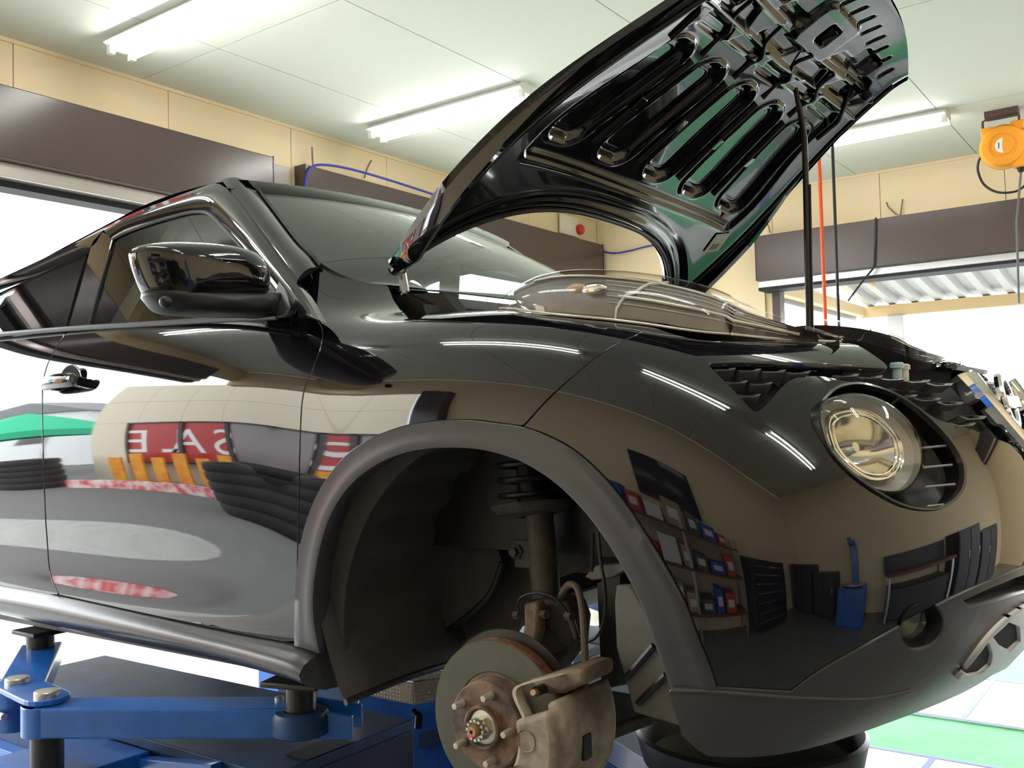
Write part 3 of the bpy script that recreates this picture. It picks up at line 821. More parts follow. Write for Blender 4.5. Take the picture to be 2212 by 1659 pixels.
# align the start of both loops
def best_roll(A, B):
    k = min(range(len(B)), key=lambda s: np.linalg.norm(A - np.roll(B, s, 0), axis=1).sum()); return np.roll(B, k, 0)
def orient_like(A, B):
    return best_roll(A, B) if np.linalg.norm(A - best_roll(A, B), axis=1).sum() < np.linalg.norm(A - best_roll(A, B[::-1]), axis=1).sum() else best_roll(A, B[::-1])
R_hl2 = orient_like(L3, R_hl)
for sgn in (1, -1):
    mm = np.array([1, sgn, 1])
    hl = MB().grid(np.array([R_hl2 + hn * .001, R_hl2 + hn * .005, hc + (R_hl2 - hc) * .965 + hn * .005, hc + (R_hl2 - hc) * .95 - hn * .004]) * mm, closed_v=True).build('headlamp', M_CHROME if False else mat('headlamp_rim', (.03, .03, .032), .12, coat=.6), car)
    MB().grid(np.array([hc + (R_hl2 - hc) * .955 - hn * .002, (hc + (R_hl2 - hc) * .93) - hn * .03, lc + (L3 - lc) * 1.05 - ax_l * .03, lc + (L3 - lc) * 1.02 + ax_l * .002, lc + (L3 - lc) * .985 + ax_l * .003]) * mm, closed_v=True).build('lamp_well', mat('lamp_well_black', (.008, .008, .009), .3, spec=.4), hl, sharp=40)
    dome = [lc + (L3 - lc) * k + ax_l * (.004 + .030 * math.sqrt(max(0, 1 - k * k))) for k in (1, .98, .92, .82, .68, .5, .3, .12, .001)]
    MB().grid(np.array(dome) * mm, closed_v=True).build('headlamp_lens', M_CLEAR, hl, sharp=0)
    # bowl with stepped reflector
    prof = [(1.0, 0), (.97, -.010), (.80, -.018), (.78, -.012), (.72, -.02), (.62, -.050), (.45, -.075), (.28, -.088), (.12, -.09)]
    bowl = [lc + (L3 - lc) * k + ax_l * h for k, h in prof]
    MB().grid(np.array(bowl[:4]) * mm, closed_v=True).build('reflector_rim', M_LBEZ, hl, sharp=30)
    MB().grid(np.array(bowl[3:]) * mm, closed_v=True).build('reflector_bowl', M_REFL, hl, sharp=30)
    MB().tube([(lc - ax_l * .09) * mm, (lc - ax_l * .03) * mm], [.018, .016, .015, .008], 14).build('bulb', mat('bulb_shield', (.6, .6, .58), .15, metal=.9), hl)
    for kk, rr in ((.62, .0022), (.70, .0022)):
        arc = [lc + (L3[i % 64] - lc) * kk - ax_l * .012 for i in range(0, 65)]
        MB().tube([q * mm for q in arc], rr, 6, caps=False).build('trim_ring', M_CHROME, hl)
    # ledges on the inboard side of the bezel
    for k in range(4):
        z = hc[2] + .015 - k * .030
        a0 = hc + np.array([.045, .055, 0]) * 1.0; a0[2] = z
        P0 = on_plane((1990 + k * 4, 968 + k * 42), hc - hn * .012, hn); P1 = on_plane((2050 + k * 6 - (14 if k == 3 else 0), 962 + k * 42), hc - hn * .008, hn)
        MB().tube([P0 * mm, P1 * mm], .0022, 6).build('bezel_ledge', mat('ledge_grey', (.25, .25, .26), .25), hl)

# ---- long clear position lamp along the top of the fender
LO = [(1078, 658), (1100, 668), (1180, 680), (1260, 688), (1322, 694), (1407, 705), (1480, 716), (1556, 724), (1690, 731), (1817, 738)]
LT = [(1074, 655), (1098, 634), (1130, 613), (1175, 593), (1240, 583), (1330, 584), (1430, 596), (1540, 624), (1650, 674), (1812, 726)]
LY = [-.640, -.634, -.628, -.620, -.610, -.594, -.575, -.555, -.535, -.515]
def lamp_curves(n=60):
    a = resample(spline(LO, 8), n); t_ = resample(spline(LT, 8), n)
    ua = np.array([uv_of(p) for p in a]); O = S(ua[:, 0], ua[:, 1]) + SN(ua[:, 0], ua[:, 1]) * .002
    yy = np.interp(np.linspace(0, 1, n), np.linspace(0, 1, len(LY)), LY)
    T = np.array([onY(p, y) for p, y in zip(t_, yy)])
    return O, T
LO3, LT3 = lamp_curves()
fade = np.sin(np.pi * np.linspace(0.0, 1, 60)) ** .5
def lens_surf(shrink):
    up = LT3 - LO3
    rows = []
    for t in np.linspace(0, 1, 11):
        w = math.sin(math.pi / 2 * t) ; h = 1 - math.cos(math.pi / 2 * t)
        # starts steep, rolls over towards the hood edge
        P = LO3 + np.stack([up[:, 0] * t, up[:, 1] * (h * .8 + t * .2), up[:, 2] * (w * .8 + t * .2)], 1)
        P = P + np.array([0, -1, .3]) * (fade * .010 * math.sin(math.pi * t))[:, None]
        rows.append(P)
    top = rows[-1]
    for k, (dy, dz) in enumerate(((.012, .001), (.03, -.004), (.05, -.018), (.058, -.05))):
        rows.append(top + np.stack([0 * fade, dy * fade, dz * fade], 1))
    R = np.array(rows)
    if shrink:
        c = R.mean(0, keepdims=True); R = c + (R - c) * (1 - shrink); R[:, :, 2] -= .004
    return R
LS = lens_surf(0); LI = lens_surf(.16)
M_LENS2 = glass_mat('clear_position_lens', (.97, .97, .96), r0=.06)
M_LBASE = mat('lamp_inner_grey', (0.20, 0.19, 0.185), 0.3, metal=0.6, bump=.5, bscale=700)
M_AMBER = mat('amber_bulb', (0.45, 0.30, 0.22), 0.2, coat=.5)
for sgn in (1, -1):
    mm = np.array([1, sgn, 1])
    pl = MB().grid(LS * mm).build('position_lamp', M_LENS2, car, sharp=0)
    MB().grid(LI[:9, 4:-4] * mm).build('lamp_liner', M_LBASE, pl)
    base = np.array([LO3 + np.array([0, .004, -.002]), LO3 * .5 + LS[-1] * .5 + np.array([0, 0, -.03]), LS[-1]])
    MB().grid(base * mm).build('lamp_tray', M_LBASE, pl)
    # bright divider running from the outer corner up and inwards, and light strips
    i0 = int(np.argmin(np.linalg.norm(proj(LO3) - np.array((1322, 694)), axis=1)))
    div = [LO3[i0] + np.array([0, .004, .003])] + [LI[r][min(59, i0 + int(r * 1.3))] + np.array([0, -.002, .002]) for r in range(1, 9)]
    MB().tube([q * mm for q in div], [.0015, .003, .0035, .003, .0025], 8).build('lamp_divider', mat('clear_bright_plastic', (.75, .74, .70), .12), pl)
    fr = [LI[3][i] + np.array([0, -.004, .001]) for i in range(i0 + 2, 54, 3)]
    MB().tube([q * mm for q in fr], .0028, 6).build('light_strip', mat('clear_bright_plastic'), pl)
    fr = [LI[7][i] + np.array([0, -.003, .001]) for i in range(8, 50, 3)]
    MB().tube([q * mm for q in fr], .0022, 6).build('light_strip', mat('clear_bright_plastic'), pl)
    cb = LI[4][14]
    MB().sphere(cb * mm + np.array([.01, .004 * sgn, -.004]), (.024, .010, .012)).build('amber_bulb', M_AMBER, pl)
    MB().sphere(LI[4][18] * mm + np.array([0, -.004 * sgn, -.002]), (.028, .010, .012)).build('bulb_reflector', M_REFL, pl)
    for rr_ in (2, 3, 4, 5, 6):
        tx = [LI[rr_][i] + np.array([0, -.0012, 0]) for i in range(20, 52, 2)]
        MB().tube([q * mm for q in tx], .0009, 5).build('prism_line', mat('clear_bright_plastic'), pl)
    lip = [LO3[i] + np.array([0, -.001, .001]) for i in range(0, 60)]
    MB().tube([q * mm for q in lip], .0022, 6).build('lens_lip', mat('clear_bright_plastic'), pl)
# ---- windscreen pillar, screen, roof and side windows
def L3d(pix, ys):
    return np.array([onY(p, y) for p, y in zip(pix, ys)])
PW = L3d([(690, 577), (672, 552), (640, 520), (590, 455), (562, 418), (548, 398)], [-.657, -.650, -.63, -.575, -.545, -.535])
PG = L3d([(640, 609), (600, 560), (540, 475), (505, 425), (487, 400), (478, 389)], [-.745, -.71, -.655, -.62, -.60, -.585])
n = 40
A_, B_ = resample(spline(PG, 8), n), resample(spline(PW, 8), n)
rows = []
for t in np.linspace(0, 1, 10):
    P = A_ * (1 - t) + B_ * t + np.array([.5, -.6, .35]) * .022 * math.sin(math.pi * t)
    rows.append(P)
rows = [rows[0] + np.array([-.01, .02, -.01])] + rows + [rows[-1] + np.array([0, .015, -.015])]
for sgn in (1, -1):
    MB().grid(np.array(rows) * (1, sgn, 1)).build('windscreen_pillar', M_PAINT, car, sharp=50)
    MB().tube(np.array([r for r in (B_ + np.array([.004, -.002, .002]))]) * (1, sgn, 1), .004, 6).build('screen_trim', M_BLACKP, car)
# windscreen
scr_b = [(-.40, -.60, 1.070), (-.32, -.48, 1.060), (-.25, -.32, 1.05), (-.205, -.15, 1.045), (-.195, 0, 1.043)]
scr_edge = np.vstack([resample(spline(L3d([(845, 616), (800, 612), (760, 603), (700, 573), (640, 520), (590, 455), (562, 418)], [-.60, -.62, -.64, -.655, -.63, -.575, -.545]), 6), 26)])
def screen():
    E_ = scr_edge                      # near edge, bottom to top
    nn = len(E_); rows = []
    f = np.linspace(0, 1, nn)
    ctr = np.stack([-.195 + (-.835 + .195) * f, 0 * f, 1.043 + LIFT + (1.388 - 1.043) * f + .018 * np.sin(np.pi * f)], 1)
    for s in np.linspace(-1, 1, 41):
        k = abs(s) ** 2.0
        P = ctr * (1 - k) + (E_ * (1, 1, 1)) * k
        P[:, 1] = E_[:, 1] * -s * -1 * 1.0 if False else np.abs(E_[:, 1]) * s
        rows.append(P)
    return np.array(rows)
SCN = screen()
M_SCREEN = glass_mat('windscreen_glass', (.42, .50, .47), r0=.11)
MB().grid(SCN).build('windscreen', M_SCREEN, car, sharp=0)
# black frit band under the glass edge and cowl
MB().grid(np.array([SCN[:, 0] + (0, 0, -.004), SCN[:, 1] + (-.01, 0, -.006), SCN[:, 2] + (0, 0, -.008)])).build('screen_frit', M_BLACKP, car)
cw = SCN[:, 0]
MB().grid(np.array([cw + (-.02, 0, -.01), cw + (.03, 0, -.02), cw + (.09, 0, -.05), cw + (.11, 0, -.10)])).build('cowl_cover', M_BLACKP, car)
for sgn in (1, -1):
    MB().prism([(-.47, .600 * -sgn, 1.06 + LIFT), (-.40, .600 * -sgn, 1.06 + LIFT), (-.28, .57 * -sgn, 1.045 + LIFT), (-.22, .56 * -sgn, .97 + LIFT), (-.22, .56 * -sgn, .70 + LIFT), (-.47, .60 * -sgn, .70 + LIFT)], (0, .04 * sgn, 0)).build('cowl_end', M_BLACKP, car, smooth=False)
for k, (y0, y1) in enumerate(((-.46, .02), (.05, .5))):
    MB().tube([(-.13, y0, 1.045 + LIFT), (-.17, (y0 + y1) / 2, 1.06 + LIFT), (-.30 + .08 * k, y1, 1.085 + LIFT)], .008, 8).build('wiper', M_BLACKP, car)
# roof
rs = spline([(-.86, .535, 1.390), (-.98, .585, 1.408), (-1.27, .60, 1.402), (-1.61, .60, 1.356), (-1.92, .61, 1.30), (-2.4, .60, 1.22), (-2.85, .56, 1.12)], 8)
rows = []
top_row = SCN[:, -1] + np.array([-.004, 0, .002])
rows.append([tuple(p) for p in top_row])
for i, (x, y, z) in enumerate(rs):
    if i < 5: continue
    row = []
    for s in np.linspace(-1, 1, 41):
        k = abs(s) ** 2.6
        cx = x + (.055 * (1 - s * s) if i < 6 else .055 * (1 - s * s) * max(0, 1 - (i - 5) / 8))
        row.append((cx, y * s, z + LIFT + (.010 + .035 * min(1, i / 26)) * (1 - k)))
    rows.append(row)
RF = np.array(rows)
MB().grid(RF).build('roof', M_PAINT, car, sharp=0)
for sgn in (-1, 1):
    e = RF[:, 0] * (1, 1 if sgn < 0 else -1, 1)
    # side rail between roof and door frame
    MB().grid(np.array([e, e + np.array([0, -.022 * -sgn * -1, -.006]) * (1, 1, 1), e + np.array([0, sgn * .035, -.028]), e + np.array([0, sgn * .03, -.05])])).build('roof_rail', M_PAINT, car, sharp=60)
# side windows lie in a plane that leans inwards
def lean(p, y0=-.795, z0=1.01, k=.50, off=0):
    """sight line through p meets the plane y = y0 + (z - z0) * k"""
    n_ = np.array([0, 1, -k]); o_ = np.array([0, y0 + off, z0 + LIFT])
    return on_plane(p, o_, n_)
DLO = [(612, 664), (598, 632), (560, 583), (520, 531), (480, 487), (455, 463), (436, 457), (400, 461), (330, 481), (270, 503), (243, 518)]
FRM = [(690, 692), (655, 632), (600, 562), (540, 477), (505, 427), (485, 404), (466, 396), (440, 403), (340, 440), (270, 472), (226, 496)]
fa = np.array([lean(p, off=-.004) for p in resample(spline(DLO, 6), 60)]); fb = np.array([lean(p, off=-.010) for p in resample(spline(FRM, 6), 60)])
for sgn in (1, -1):
    mm = np.array([1, sgn, 1])
    mid = (fa + fb) / 2 + np.array([0, -.008, .003])
    fr = MB().grid(np.array([fb + (0, .02, -.004), fb, (fb * .8 + fa * .2) + (0, -.006, .002), mid, fa * .85 + fb * .15 + (0, -.004, .0), fa, fa + np.array([0, .018, 0])]) * mm).build('door_frame', M_PAINT, car, sharp=50)
    MB().tube(fa * mm, .0045, 6).build('window_seal', M_RUBBER, fr)
M_GLASS = glass_mat('tinted_side_glass', (.34, .40, .39), r0=.04)
gl = [lean(p) for p in DLO] + [lean((189, 706)), lean((300, 698)), lean((450, 690)), lean((600, 682))]
for sgn in (1, -1):
    b = MB(); mm = np.array([1, sgn, 1])
    b.add([q * mm for q in gl], [tuple(range(len(gl)))]); b.build('door_window', M_GLASS, car, smooth=False)
    # belt strip
    bs = [lean(p, off=-.012) for p in ((600, 684), (450, 692), (300, 701), (147, 710), (0, 722), (-40, 725))]
    MB().tube(np.array(bs) * mm, .007, 8, smooth=4).build('belt_moulding', M_BLACKP, car)
    # gloss black centre pillar
    bp = [lean(p, off=-.008) for p in ((243, 516), (190, 706), (146, 710), (175, 610), (196, 530), (220, 500))]
    MB().prism([q * mm for q in bp], (0, .02 * sgn, 0)).build('centre_pillar_trim', M_PAINT, car, smooth=False, bevel=.003)
    # rear door window and frame
    rg = [lean(p) for p in ((188, 548), (168, 610), (142, 706), (20, 716), (-120, 728), (-60, 660), (0, 630), (70, 600), (130, 570))]
    b = MB(); b.add([q * mm for q in rg], [tuple(range(len(rg)))]); b.build('rear_door_window', M_GLASS, car, smooth=False)
    ro = [lean(p, off=-.008) for p in ((224, 497), (130, 541), (40, 583), (-60, 630), (-160, 690), (-230, 740))]
    ri = [lean(p, off=-.004) for p in ((188, 548), (130, 572), (70, 600), (0, 632), (-60, 662), (-120, 728))]
    ro, ri = spline(ro, 4), spline(ri, 4)
    MB().grid(np.array([ro + np.array([0, .02, 0]), ro, (ro + ri) / 2 + np.array([0, -.006, .002]), ri, ri + np.array([0, .02, 0])]) * mm).build('rear_door_frame', M_PAINT, car, sharp=50)
    MB().tube(np.array([lean((205, 560), off=.0), lean((158, 708), off=.0)]) * mm, .006, 6).build('window_seal', M_RUBBER, car)
# rear body below the roof, tail
tail = np.array([[(-2.85 - .13 * t - .05 * (1 - s * s), w_ * s, z + LIFT) for s in np.linspace(-1, 1, 15)] for t, z, w_ in ((0, 1.14, .55), (.7, 1.10, .66), (1.5, .98, .74), (1.9, .8, .76), (2.0, .6, .76), (1.9, .45, .75), (1.4, .36, .74), (.2, .32, .72))])
MB().grid(tail).build('tailgate', M_PAINT, car)
c_side = np.array([[(x, -.60 - .14 * t, z + LIFT) for x, z in ((-1.95, 1.29 - .22 * t), (-2.3, 1.235 - .15 * t), (-2.6, 1.17 - .07 * t), (-2.86, 1.11))] for t in np.linspace(0, 1, 5)])
for sgn in (1, -1):
    MB().grid(c_side * (1, sgn, 1)).build('quarter_pillar', M_PAINT, car)

# ---- cabin: dark trim, seats, wheel
M_TRIMD = mat('dark_cabin_trim', (0.02, 0.02, 0.021), 0.7)
M_SEAT = mat('charcoal_seat_cloth', (0.035, 0.035, 0.037), 0.9)
M_BEIGE = mat('beige_pillar_trim', (0.34, 0.28, 0.22), 0.7)
dash = [(-.42, .60, .98), (-.55, .62, 1.03), (-.78, .62, .99), (-.82, .62, .80), (-.5, .62, .7)]
MB().prism([(x, -y, z + LIFT) for x, y, z in dash], (0, 1.24, 0)).build('dashboard', M_TRIMD, car, bevel=.02)
for y in (-.37, .37):
    s_ = MB()
    s_.grid(np.array([[(-1.28 - .22 * t + .03 * math.cos(a) * 1.2, y + .24 * math.sin(a) * (1 - .25 * t), .55 + .62 * t + LIFT) for a in np.linspace(0, 2 * math.pi, 20, endpoint=False)] for t in np.linspace(0, 1, 8)]), closed_v=True)
    s_.build('seat_back', M_SEAT, car)
    MB().sphere((-1.52, y, 1.255 + LIFT), (.05, .13, .075)).build('headrest', M_SEAT, car)
    MB().sphere((-1.02, y, .55 + LIFT), (.28, .25, .09)).build('seat_cushion', M_SEAT, car)
MB().lathe([(.172 + .014 * math.cos(a), .014 * math.sin(a)) for a in np.linspace(0, 2 * math.pi, 10)], (-.86, -.37, 1.0 + LIFT), (-1, 0, .42), 36).build('steering_wheel', M_TRIMD, car)
MB().box((-2.7, -.70, .5 + LIFT), (-.5, .70, .53 + LIFT)).build('cabin_floor', M_TRIMD, car, smooth=False)
hl_ = RF[3:-2, 1:-1] + np.array([0, 0, -.02]); MB().grid(hl_).build('headliner', mat('grey_headliner', (.22, .21, .20), .95), car)
for sgn in (1, -1):
    MB().prism([np.array((-1.28, .70, 1.04 + LIFT)) * (1, sgn, 1), np.array((-1.36, .70, 1.04 + LIFT)) * (1, sgn, 1), np.array((-1.22, .575, 1.36 + LIFT)) * (1, sgn, 1), np.array((-1.15, .575, 1.36 + LIFT)) * (1, sgn, 1)], (0, -.03 * sgn, 0)).build('pillar_trim', M_BEIGE, car, smooth=False)
    MB().box((-2.0, .72 * sgn - .02, .55 + LIFT), (-.55, .72 * sgn + .02, 1.0 + LIFT)).build('door_card', M_TRIMD, car, smooth=False)

# ---- door mirror
MX = -.56
mo = [(283, 548), (291, 534), (318, 527), (360, 524), (430, 526), (490, 535), (535, 552), (560, 578), (566, 610), (562, 640), (540, 648), (470, 656), (400, 664), (350, 668), (325, 655), (306, 622), (292, 585)]
m3 = np.array([onX(p, MX) for p in resample(spline(mo, 5, True), 60, True)])
mc = m3.mean(0) + np.array([0, 0, .012])
def pillow(front, back, z_cut=None):
    rows = []
    for a in np.linspace(-math.pi / 2, math.pi / 2, 17):
        k = math.cos(a) ** .62; h = math.sin(a)
        rows.append(mc + (m3 - mc) * max(k, .002) + np.array([(front if h > 0 else back) * h * (1 if h > 0 else 1), 0, 0]))
    return np.array(rows)
mr = MB().grid(pillow(.085, .05), closed_v=True).build('door_mirror', M_PAINT, car, sharp=0)
MB().grid(pillow(.085, .05) * (1, -1, 1), closed_v=True).build('door_mirror', M_PAINT, car, sharp=0)
# lower black shell and foot
low = [(318, 640), (350, 663), (400, 668), (470, 662), (560, 650), (562, 640), (470, 652), (400, 650), (350, 640)]
P = [onX(p, MX + .02) for p in ((318, 636), (345, 672), (400, 680), (480, 684), (560, 676), (600, 672), (604, 640), (500, 640), (400, 646))]
P = resample(spline(np.array([onX(p, MX + .01) for p in ((316, 628), (325, 652), (348, 674), (400, 682), (480, 686), (560, 684), (585, 668), (580, 640), (500, 632), (400, 630))]), 5, True), 48, True)
pc_ = P.mean(0)
MB().grid(np.array([pc_ + (P - pc_) * max(.002, math.cos(a) ** .5) + np.array([.066 * math.sin(a), 0, 0]) for a in np.linspace(-math.pi / 2, math.pi / 2, 13)]), closed_v=True).build('mirror_lower_shell', M_BLACKP, mr, sharp=0)
foot = [onX((500, 640), MX), onX((478, 682), MX), onX((612, 690), MX - .02), onX((632, 632), MX - .03)]
MB().prism([q + np.array([.04, 0, 0]) for q in foot], (-.07, 0, 0)).build('mirror_foot', M_BLACKP, mr, bevel=.01, bseg=3)
tri = [lean(p, off=-.016) for p in ((612, 590), (622, 640), (626, 662), (614, 684), (560, 690), (545, 686), (590, 640), (603, 600))]
MB().prism(tri, (0, .02, 0)).build('mirror_base_cover', mat('satin_black_plastic', (.05, .05, .055), .3), mr, bevel=.004)
lc0 = onX((358, 652), MX + .07)
MB().sphere(lc0, .012).build('mirror_camera', M_BLACKP, mr)
# little aerial stalk on the pillar
MB().tube([onY((551, 516), -.66), onY((545, 558), -.69)], .004, 6).build('antenna', M_RUBBER, car)

# ---- door handle over a flat dull disc with the recess shade painted in
hu = np.array([uv_of((155, 830))]); hp = S(hu[:, 0], hu[:, 1])[0]; hnn = SN(hu[:, 0], hu[:, 1])[0]
R_ = [hp + hnn * .002 + np.array([.052 * math.cos(a), 0, .047 * math.sin(a)]) for a in np.linspace(0, 2 * math.pi, 32, endpoint=False)]
R_ = np.array(R_)
bowl = [hp + (R_ - hp) * k + hnn * h for k, h in ((1.05, -.001), (1.02, .0012), (.99, .0012), (.97, .0008))]
dh = MB()
dh.grid(np.array(bowl), closed_v=True)
hdl = dh.build('door_handle', M_PAINT, car)
MB().grid(np.array([hp + (R_ - hp) * k + hnn * .0012 for k in (.97, .5, .01)]), closed_v=True).build('handle_shade_disc', mat('handle_recess_shade', (.004, .004, .005), .7, spec=.1), hdl)
bar = []
for s in np.linspace(-1, 1, 18):
    w = math.sqrt(max(0, 1 - s ** 6)); c0 = hp + np.array([.088 * s - .012, 0, .003 * s]) + hnn * (.024 + .010 * (1 - s * s))
    bar.append([c0 + np.array([0, 0, .018 * w * math.sin(a)]) + hnn * .011 * w * math.cos(a) for a in np.linspace(0, 2 * math.pi, 16, endpoint=False)])
MB().grid(np.array(bar), closed_v=True).build('handle_bar', M_PAINT, hdl, sharp=0)
for s in (-.085, .06):
    MB().obox(hp + np.array([s, 0, 0]) + hnn * .014, (.012, 0, 0), hnn * .016, (0, 0, .012)).build('handle_mount', M_PAINT, hdl, bevel=.004)
# ---- open hood: outer skin and pressed inner panel, hinged at the cowl
TH = math.radians(33)
HO = np.array([-.42, 0, 1.10 + LIFT]); HT = np.array([math.cos(TH), 0, math.sin(TH)]); HN = np.array([-math.sin(TH), 0, math.cos(TH)])
def hw(s):
    return np.interp(s, [0, .03, .10, .18, .27, .36, .45, .53, .60, .70, .78, .86, .93, 1.02, 1.1], [.615, .63, .648, .660, .668, .664, .652, .632, .607, .567, .535, .508, .490, .472, .46])
def hood_dom(a, b_):
    sr = .28 - .25 * np.abs(b_) ** 2.8; sf = 1.10 - .085 * np.abs(b_) ** 2.2
    s = sr * (1 - a) + sf * a
    ss = np.linspace(-.05, 1.15, 400); w = hw(ss); w = np.convolve(np.pad(w, 12, mode='edge'), np.ones(25) / 25, 'valid')
    return s, b_ * np.interp(s, ss, w)
def h_out(s, b_):
    rear = 1 - smoothstep(.35, .85, s)
    return .030 + .030 * np.sin(np.clip(s / 1.08, 0, 1) * math.pi) - (.036 + .010 * rear) * np.abs(b_) ** 4 - .03 * smoothstep(.95, 1.1, s) ** 1.5
def rrect(x, y, hx, hy, r):
    qx = np.abs(x) - hx + r; qy = np.abs(y) - hy + r
    return np.hypot(np.maximum(qx, 0), np.maximum(qy, 0)) + np.minimum(np.maximum(qx, qy), 0) - r
def h_in(s, y, b_):
    ho = h_out(s, b_)
    base = ho - .034
    base = base + .020 * smoothstep(.90, 1.0, np.abs(b_))               # hem follows the skin
    base = base + .020 * (1 - smoothstep(.0, .035, s - (.28 - .25 * np.abs(b_) ** 2.8)))
    h = base
    floor_ = ho - .005
    # central field is lowered, then the long pockets go through to the skin
    field = rrect(s - .60, y, .215, .535 - .11 * smoothstep(.45, .80, s), .03)
    h = np.where(True, h + .012 * (1 - smoothstep(-.012, .0, field)), h)
    for k in range(5):
        yc = (-.44 + .22 * k) * (1 - .19 * smoothstep(.42, .78, s))
        hwid = .066 - .012 * smoothstep(.42, .78, s)
        d = rrect(s - (.605 if k in (0, 4) else .60), y - yc, .158, hwid, .045)
        w = 1 - smoothstep(-.014, .0, d)
        h = h * (1 - w) + floor_ * w
        lip = np.exp(-((d - .008) / .005) ** 2) * .006
        h = h - lip
        # second inner lip inside every pocket
        h = h - np.exp(-((d + .026) / .003) ** 2) * .0022
    # transverse beam behind the pockets
    h = h - .009 * np.exp(-((s - .398) / .014) ** 2) * (1 - smoothstep(.50, .54, np.abs(y)))
    # swage following the cowl edge
    dr = s - (.28 - .25 * np.abs(b_) ** 2.8)
    h = h + .012 * np.exp(-((dr - .055) / .018) ** 2)
    # stepped nose section
    nose = smoothstep(.775, .80, s) * (1 - smoothstep(.90, .97, np.abs(b_)))
    for sc_, wd, cnt, dep in ((.812, .021, 5, .012), (.872, .026, 4, .010), (.925, .016, 5, .012)):
        for k in range(cnt):
            yc = (k - (cnt - 1) / 2) * .86 / cnt + .02 * math.sin(3 * k + sc_ * 40)
            d = rrect(s - sc_ - .028 * np.abs(y) - .012 * (k % 2), y - yc - (s - sc_) * (.9 if k % 2 else -.5), wd, .33 / cnt, .010)
            h = h + nose * dep * (1 - smoothstep(-.014, .004, d))
    h = h - nose * .006 * np.exp(-((s - .843 - .03 * np.abs(y)) / .006) ** 2) - nose * .006 * np.exp(-((s - .903 - .03 * np.abs(y)) / .006) ** 2)
    # latch platform with its hole
    d = rrect(s - .955, y, .055, .095, .02)
    h = h * smoothstep(-.006, .010, d) + (ho - .048) * (1 - smoothstep(-.006, .010, d))
    d = rrect(s - .955, y - .005, .026, .030, .01)
    h = h + .040 * (1 - smoothstep(-.004, .002, d))
    for sy in (-1, 1):
        d = rrect(s - .97, y - sy * .27, .03, .06, .015)
        h = h + .022 * (1 - smoothstep(-.008, .002, d))
        d = rrect(s - .90, y - sy * .36, .022, .035, .012)
        h = h + .022 * (1 - smoothstep(-.008, .002, d))
    for k in range(-6, 7):
        d = rrect(s - 1.032 + .08 * (y / .5) ** 2, y - k * .062, .022, .007, .006)
        h = h + .014 * (1 - smoothstep(-.004, .001, d))
    return np.minimum(h, ho - .003)
def hp3(s, y, h):
    return HO + s[..., None] * HT + y[..., None] * np.array([0, 1.0, 0]) + h[..., None] * HN
def hpt(s, y, dn=0.0):
    """point on the underside of the hood (distance dn below the inner panel)"""
    b_ = y / float(hw(s)); return hp3(np.array(s), np.array(y), h_in(np.array(s), np.array(y), np.array(b_)) - dn)
a_, b_ = np.meshgrid(np.linspace(0, 1, 90), np.linspace(-1, 1, 110), indexing='ij')
s_, y_ = hood_dom(a_, b_)
OUT = hp3(s_, y_, h_out(s_, b_))
hm = MB(); hm.grid(OUT)
edge_loop = np.concatenate([OUT[0, :-1], OUT[:-1, -1], OUT[-1, ::-1][:-1], OUT[::-1, 0][:-1]])
hm.grid(np.array([edge_loop, edge_loop - HN * .012, HO + (edge_loop - HO) * 1.0 - HN * .018]), closed_v=True)
M_HOODIN = mat('black_hood_underside', (0.006, 0.0065, 0.008), 0.10, spec=0.6, coat=0.6)
for sg in (0, -1):
    e_ = OUT[:62, sg]; fl_ = np.interp(np.linspace(0, 1, 62), [0, .12, .55, 1], [.020, .060, .045, .004])
    hm.grid(np.array([e_, e_ - HN * (fl_ * .5)[:, None], e_ - HN * fl_[:, None] + np.array([0, (.006 if sg == 0 else -.006), 0]), e_ - HN * (fl_ * .9)[:, None] + np.array([0, (.022 if sg == 0 else -.022), 0])]))
hood = hm.build('hood', M_PAINT, car, sharp=40)
a_, b_ = np.meshgrid(np.linspace(0.004, .992, 300), np.linspace(-.985, .985, 360), indexing='ij')
s_, y_ = hood_dom(a_, b_)
MB().grid(hp3(s_, y_, h_in(s_, y_, b_))).build('hood_inner_panel', M_HOODIN, hood, sharp=0)
# sealer beads running forward from the ribs
M_BEAD = mat('black_sealer', (0.004, 0.004, 0.004), 0.5)
for k in range(6):
    y0 = (-.55 + .22 * k) * .80
    pts = [hpt(.755, y0, .003), hpt(.80, y0 - .005, .003), hpt(.83, y0 - .012, .003), hpt(.86, y0 - .055, .003), hpt(.905, y0 - .060, .003)]
    MB().tube(pts, .005, 8, smooth=3).build('sealer_bead', M_BEAD, hood)
    if 0 < k < 5:
        yc = (-.55 + .22 * k) * .90
        MB().tube([hpt(.47, yc * 1.09, .002), hpt(.58, yc * 1.03, .002), hpt(.735, yc * .92, .002)], .007, 8).build('sealer_bead', M_BEAD, hood)
